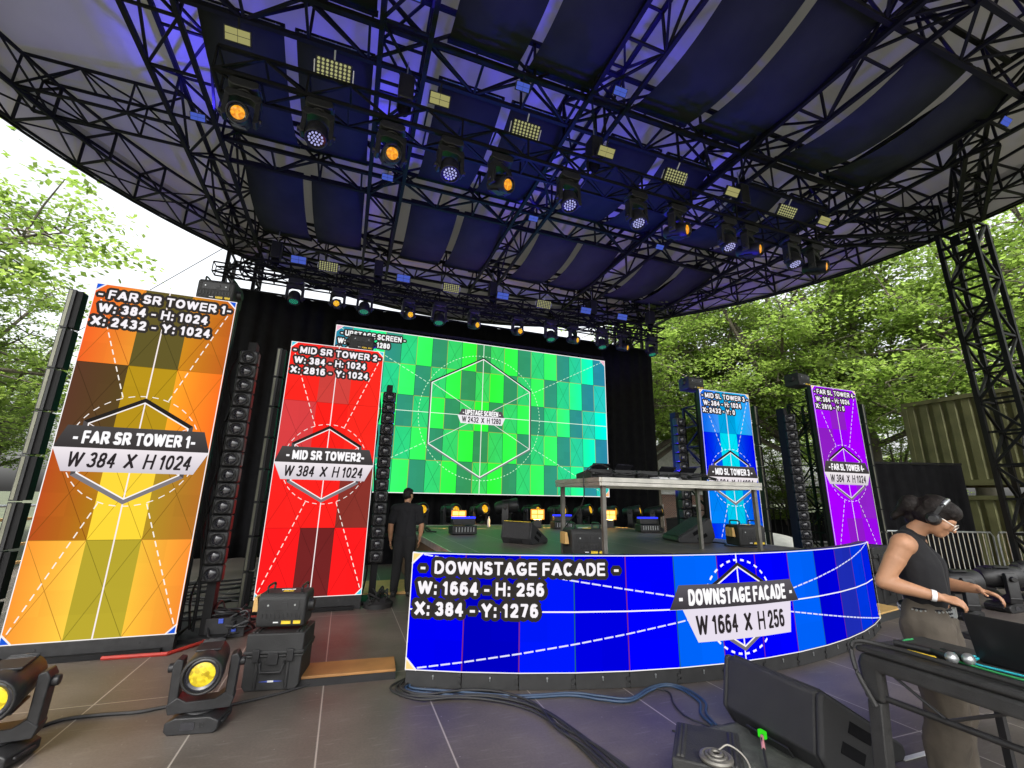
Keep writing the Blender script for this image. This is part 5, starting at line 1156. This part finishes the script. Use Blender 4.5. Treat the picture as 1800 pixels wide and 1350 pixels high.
barricade('grey steel barricade at the right edge of the picture behind the moving lights', (15.3, 6.72), (16.5, 6.45))
barricade('grey steel barricade behind the lattice roof leg by the containers', (16.55, 6.3), (16.62, 4.2))
drape('pipe_drape', 'low black drape hung on pipes in front of the olive containers', (12.6, 8.35), (15.7, 7.3), 0.02, 2.78, .05, .34)
def container(label, z):
    t = thing('shipping_container', label, 'container', (16.7, 8.95, z), (0, 0, 0), 'olive shipping containers'); Ln, Wd, H = 6.1, 2.44, 2.6
    b = MB(); n = 17; poly = []
    for i in range(n):
        y = -.12-(Ln-.24)*i/n; st = (Ln-.24)/n; poly += [(.02, y), (.02, y-st*.52), (.085, y-st*.62), (.085, y-st*.9)]
    poly += [(.02, -Ln+.12), (Wd-.02, -Ln+.12), (Wd-.02, -.12)]
    b.prism(poly, 2, .16, H-.13); b.build('corrugated_wall', M['container'], t, smooth=0)
    b = MB()
    for x in (.06, Wd-.06):
        b.bar((x, 0, .08), (x, -Ln, .08), .12, .16, caps=True); b.bar((x, 0, H-.06), (x, -Ln, H-.06), .12, .12, caps=True)
        for y in (-.06, -Ln+.06): b.bar((x, y, .161), (x, y, H-.121), .13, .13)
    for y in (-.06, -Ln+.06): b.bar((.125, y, .08), (Wd-.125, y, .08), .12, .15); b.bar((.125, y, H-.06), (Wd-.125, y, H-.06), .12, .11)
    b.build('frame', M['container'], t, smooth=0)
    b = MB(); b.box((Wd/2, -Ln/2, H-.02), (Wd-.13, Ln-.13, .03)); b.build('roof', M['container'], t)
container('olive green shipping container stacked on top, seen above the black drape', 2.28); container('olive green shipping container at the bottom of the stack behind the barricades', -.6)
b = MB(); b.tube(catmull([(16.66, 5.2, 4.0), (16.66, 5.25, 3.2), (16.66, 5.6, 2.6), (16.66, 6.0, 2.35), (16.66, 6.3, 2.2)], 8), .018, 6); tag(b.build('cable', pbr('orange_cord', (.6, .2, .04), .5)), 'orange cord hanging on the side of the upper container', 'cord')
b = MB(); b.tube(catmull([(16.64, 6.2, 4.9), (16.64, 6.25, 4.0), (16.64, 6.4, 3.0), (16.64, 6.35, 2.3)], 8), .022, 6); tag(b.build('cable', M['rubber']), 'black cable hanging on the side of the upper container', 'cord')
# white tarpaulin heap and small house behind
b = MB(); vs = []; fs = []; n = 22
for i in range(n+1):
    for j in range(n+1):
        x = i/n*2-1; y = j/n*2-1; h = max(0, 1-abs(x)**2.4)*max(0, 1-abs(y)**2.4); vs.append((16.6+x*2.3, 15.0+y*1.5, -.6+1.1*h**.5+.16*noise.noise(Vector((x*3, y*3, 1)))*h))
for i in range(n):
    for j in range(n): fs.append((i*(n+1)+j, (i+1)*(n+1)+j, (i+1)*(n+1)+j+1, i*(n+1)+j+1))
b.add(vs, fs); tag(b.build('tarpaulin', pbr('white_tarpaulin', (.62, .62, .6), .6, 0, .1, 3, .4, 6), smooth=60), 'white tarpaulin over a low heap between the blue and purple towers', 'tarpaulin')
h = thing('brick_house', 'small brick house with white gable at the right end of the black drape', 'house', (16.6, 22.0, -.6), (0, 0, -.5))
b = MB(); b.box((1.5, 3, 1.35), (6, 6, 2.7)); b.build('brick_wall', M['brick'], h, smooth=0)
b = MB(); b.prism([(-1.65, 2.75), (4.65, 2.75), (1.5, 6.4)], 1, -.12, 6.2); b.build('gable', M['shingle'], h, smooth=0)
b = MB(); b.box((1.5, -.1, 2.72), (6.5, .35, .14)); b.build('eave', M['white'], h)
for x in (.2, 2.2): 
    b = MB(); b.box((x, -.02, 1.5), (.9, .06, 1.2)); f_ = b.build('window', M['white'], h); b = MB(); b.box((0, -.04, 0), (.74, .02, 1.04)); b.build('pane', M['lens_glass'], f_, (x, -.02, 1.5))
def fence(name, label, p0, p1, z, hgt, mat, step, rails, slat=.05):
    p0 = Vector((*p0, z)); p1 = Vector((*p1, z)); d = p1-p0; Ln = d.length; d.normalize(); t = thing(name, label, 'fence', (0, 0, 0)); b = MB(); n = int(Ln/step)
    for k in range(n+1): q = p0+d*Ln*k/n; b.bar(q, q+Vector((0, 0, hgt)), slat)
    b.build('pickets', M[mat], t, smooth=0); b = MB()
    for r in rails: b.bar(p0+Vector((0, 0, r)), p1+Vector((0, 0, r)), .06)
    b.build('rails', M[mat], t, smooth=0)
fence('railing', 'dark metal railing in front of the brick house', (12.4, 15.5), (17.5, 19.5), -.6, 1.6, 'truss', .18, (.15, 1.58), .03)
fence('mesh_fence', 'dark fence under the trees behind the purple tower', (14, 24), (34, 15), -.6, 2.0, 'truss', .35, (.1, 1.98), .04)
b = MB(); b.box((26, 21.5, .3), (22, .1, 1.7), Matrix.Rotation(rad(-24), 3, 'Z')); tag(b.build('fence_screen', M['cloth_black'], smooth=0), 'black screen cloth along the fence under the trees', 'fence')
# left side: timber rail and shed
fence('timber_rail', 'tan timber rail at the left edge of the picture', (-7.8, 8.2), (-6.4, 16.0), -.6, 1.7, 'wood_tan', 1.5, (.7, 1.1, 1.65), .1)
b = MB(); b.cyl((-7.7, 8.2, 1.35), (-6.3, 16, 1.35), .03, n=8); tag(b.build('handrail', M['steel']), 'grey metal handrail above the timber rail at the left', 'handrail')
h = thing('shed', 'grey shed with flat roof edge behind the orange tower', 'shed', (-13.5, 15.0, -.6), (0, 0, .3)); b = MB(); b.box((0, 2, 1.5), (7, 4, 3)); b.build('wall', pbr('grey_siding', (.2, .2, .18), .8), h, smooth=0)
b = MB(); b.box((0, 1.9, 3.12), (7.8, 4.9, .2)); b.build('roof', pbr('dark_roof', (.1, .11, .1), .7), h)

# ---------------------------------------------------------------- trees
def tree_meshes(seed, H, R, zc, nc, nl, leaf):
    rg = np.random.default_rng(seed); rr = random.Random(seed)
    trunk = MB(); th = H*.42
    bend = [Vector((rr.uniform(-.4, .4), rr.uniform(-.4, .4), 0))*k/5 for k in range(6)]
    pts = [Vector((0, 0, th*k/5))+bend[k] for k in range(6)]; trunk.tube(pts, [.36-.03*k for k in range(6)], 10)
    top = pts[-1]; cl = []
    nb = 15
    for k in range(nb):
        a = k*2.4+rr.uniform(-.3, .3); e = .05+.9*((k+.5)/nb); L_ = R*(1.05-.35*e)*rr.uniform(.8, 1.1); st = pts[2].lerp(top, min(1, .25+.75*k/nb)) if k < nb-3 else top
        end = st+Vector((math.cos(a)*L_*(1-.35*e), math.sin(a)*L_*(1-.35*e), (H-th)*(.08+.8*e)*rr.uniform(.8, 1.05)))
        mid = st.lerp(end, .5)+Vector((rr.uniform(-.6, .6), rr.uniform(-.6, .6), rr.uniform(.1, .9)))
        path = catmull([st, mid, end], 6); trunk.tube(path, [.15*(1-.85*i/(len(path)-1)) for i in range(len(path))], 6)
        for i, p in enumerate(path):
            f = i/(len(path)-1)
            if f < .3: continue
            for q in range(3):
                off = Vector((rr.gauss(0, 1), rr.gauss(0, 1), rr.gauss(0, .45)))*R*.17; e2 = p+off
                trunk.tube([p, p.lerp(e2, .5)+Vector((0, 0, .12)), e2], [.035, .022, .01], 4); cl.append(e2)
    rr.shuffle(cl); cl = cl[:nc]; V = []; C = []
    for c in cl:
        n = int(nl*rr.uniform(.6, 1.3)); s = R*.10*rr.uniform(.6, 1.35)
        dv = rg.normal(0, 1, (n, 3)); dv /= np.linalg.norm(dv, axis=1)[:, None]; rad_ = rg.uniform(0, 1, n)**.45
        # each spray is a loose flat fan drooping away from its twig, bitten into lobes
        lob = 1+.35*np.sin(3*np.arctan2(dv[:, 1], dv[:, 0])+rr.uniform(0, 6)); P = dv*(rad_*lob)[:, None]*np.array([s*1.9, s*1.9, s*.55]); P[:, 2] -= .10*(P[:, 0]**2+P[:, 1]**2); P += np.array(c)
        tone = rr.uniform(0, .8)**1.2; az = rg.uniform(0, 2*math.pi, n); tl = rg.normal(-.15, .38, n); sz = leaf*rg.uniform(.65, 1.3, n)
        u = np.stack([np.cos(az)*np.cos(tl), np.sin(az)*np.cos(tl), np.sin(tl)], 1); t2 = rg.normal(0, .45, n); v = np.stack([-np.sin(az)*np.cos(t2), np.cos(az)*np.cos(t2), np.sin(t2)], 1)
        k = sz[:, None]; V.append(np.stack([P-u*k*.5, P+v*k*.36-u*k*.05, P+u*k*.55, P-v*k*.36-u*k*.05], 1)); C.append(np.clip(tone+rg.uniform(-.08, .3, n), 0, 1))
    V = np.concatenate(V); C = np.concatenate(C); n = len(V)
    me = bpy.data.meshes.new('crown'); me.vertices.add(n*4); me.vertices.foreach_set('co', V.astype(np.float32).ravel()); me.loops.add(n*4); me.loops.foreach_set('vertex_index', np.arange(n*4, dtype=np.int32)); me.polygons.add(n); me.polygons.foreach_set('loop_start', np.arange(0, n*4, 4, dtype=np.int32)); me.polygons.foreach_set('loop_total', np.full(n, 4, np.int32))
    me.update(calc_edges=True); ca = me.color_attributes.new('Col', 'FLOAT_COLOR', 'CORNER'); arr = np.ones((n*4, 4), np.float32); arr[:, :3] = np.repeat(C, 4)[:, None]; ca.data.foreach_set('color', arr.ravel())
    return trunk.mesh('trunk', M['bark']), me
TM = [tree_meshes(1, 19, 6.5, 0, 250, 150, .17), tree_meshes(2, 17, 6.0, 0, 240, 150, .17), tree_meshes(3, 21, 7.0, 0, 255, 150, .175)]
TN = tree_meshes(8, 17, 6.5, 0, 300, 130, .165)
def tree(label, D, az, var, sc=1., rz=0., mat='leaf', meshes=None, group='broadleaf trees around the stage', dz=0):
    t = thing('tree', label, 'tree', (D*math.sin(rad(az)), D*math.cos(rad(az)), -.6+dz), (0, 0, rz), group); t.scale = (sc,)*3; m = meshes or TM[var]; put('trunk', m[0], t)
    c = put('crown', m[1], t); 
    if not m[1].materials: m[1].materials.append(M['leaf'])
    if mat != 'leaf': c.material_slots[0].link = 'OBJECT'; c.material_slots[0].material = M[mat]
tl = [('leafy green tree just right of the black drape, its trunk left of the blue tower', 25, 37.5, 0, 1., 0), ('leafy green tree rising between the blue and purple towers', 27, 45, 1, 1.05, 1.), ('leafy green tree behind the top of the purple tower', 25, 52, 2, .95, 2.1), ('leafy green tree above the olive containers', 27, 59, 0, 1.05, 3.),
      ('leafy green tree behind the lattice roof leg', 26, 66, 1, 1.0, 4.2), ('leafy green tree at the right edge of the picture', 24, 73, 2, .95, .6), ('tall green tree in the distance above the blue tower', 42, 42, 2, 1.0, 1.7), ('tall green tree in the distance behind the containers', 44, 55, 1, 1.05, 5.)]
for l_, D, az, v, sc, rz in tl: tree(l_, D, az, v, sc, rz)
for i, (D, az) in enumerate([(33, 43.5), (34, 51), (33, 61)]): tree('low dark green tree behind the fence at the %s' % ['end of the white tarpaulin', 'foot of the purple tower', 'back of the containers', 'gable of the brick house', 'far side of the tarpaulin', 'far side of the purple tower'][i], D, az, i % 3, .55, i*1.3, 'leaf_dark', None, 'low dark trees behind the fence', -1.5)
tree('leafy green tree overhanging the left edge of the picture', 22.0, -43, 0, 1.15, .5, meshes=TN, group=None)
tree('leafy green tree behind the orange tower at the left', 25, -33.5, 0, .72, 3.4, meshes=TN, group=None)
tree('distant green tree low behind the orange tower', 34, -29, 2, .62, 2.)
tree('distant dark green tree beside the grey shed', 30, -35, 1, .7, 2., 'leaf_dark')
# thin guy wire in the gap of sky
b = MB(); b.cyl((-3.9, 15.3, 10.0), (-14, 22, 4.5), .012, n=5); tag(b.build('guy_wire', M['truss']), 'thin guy wire against the white sky at the left', 'wire')
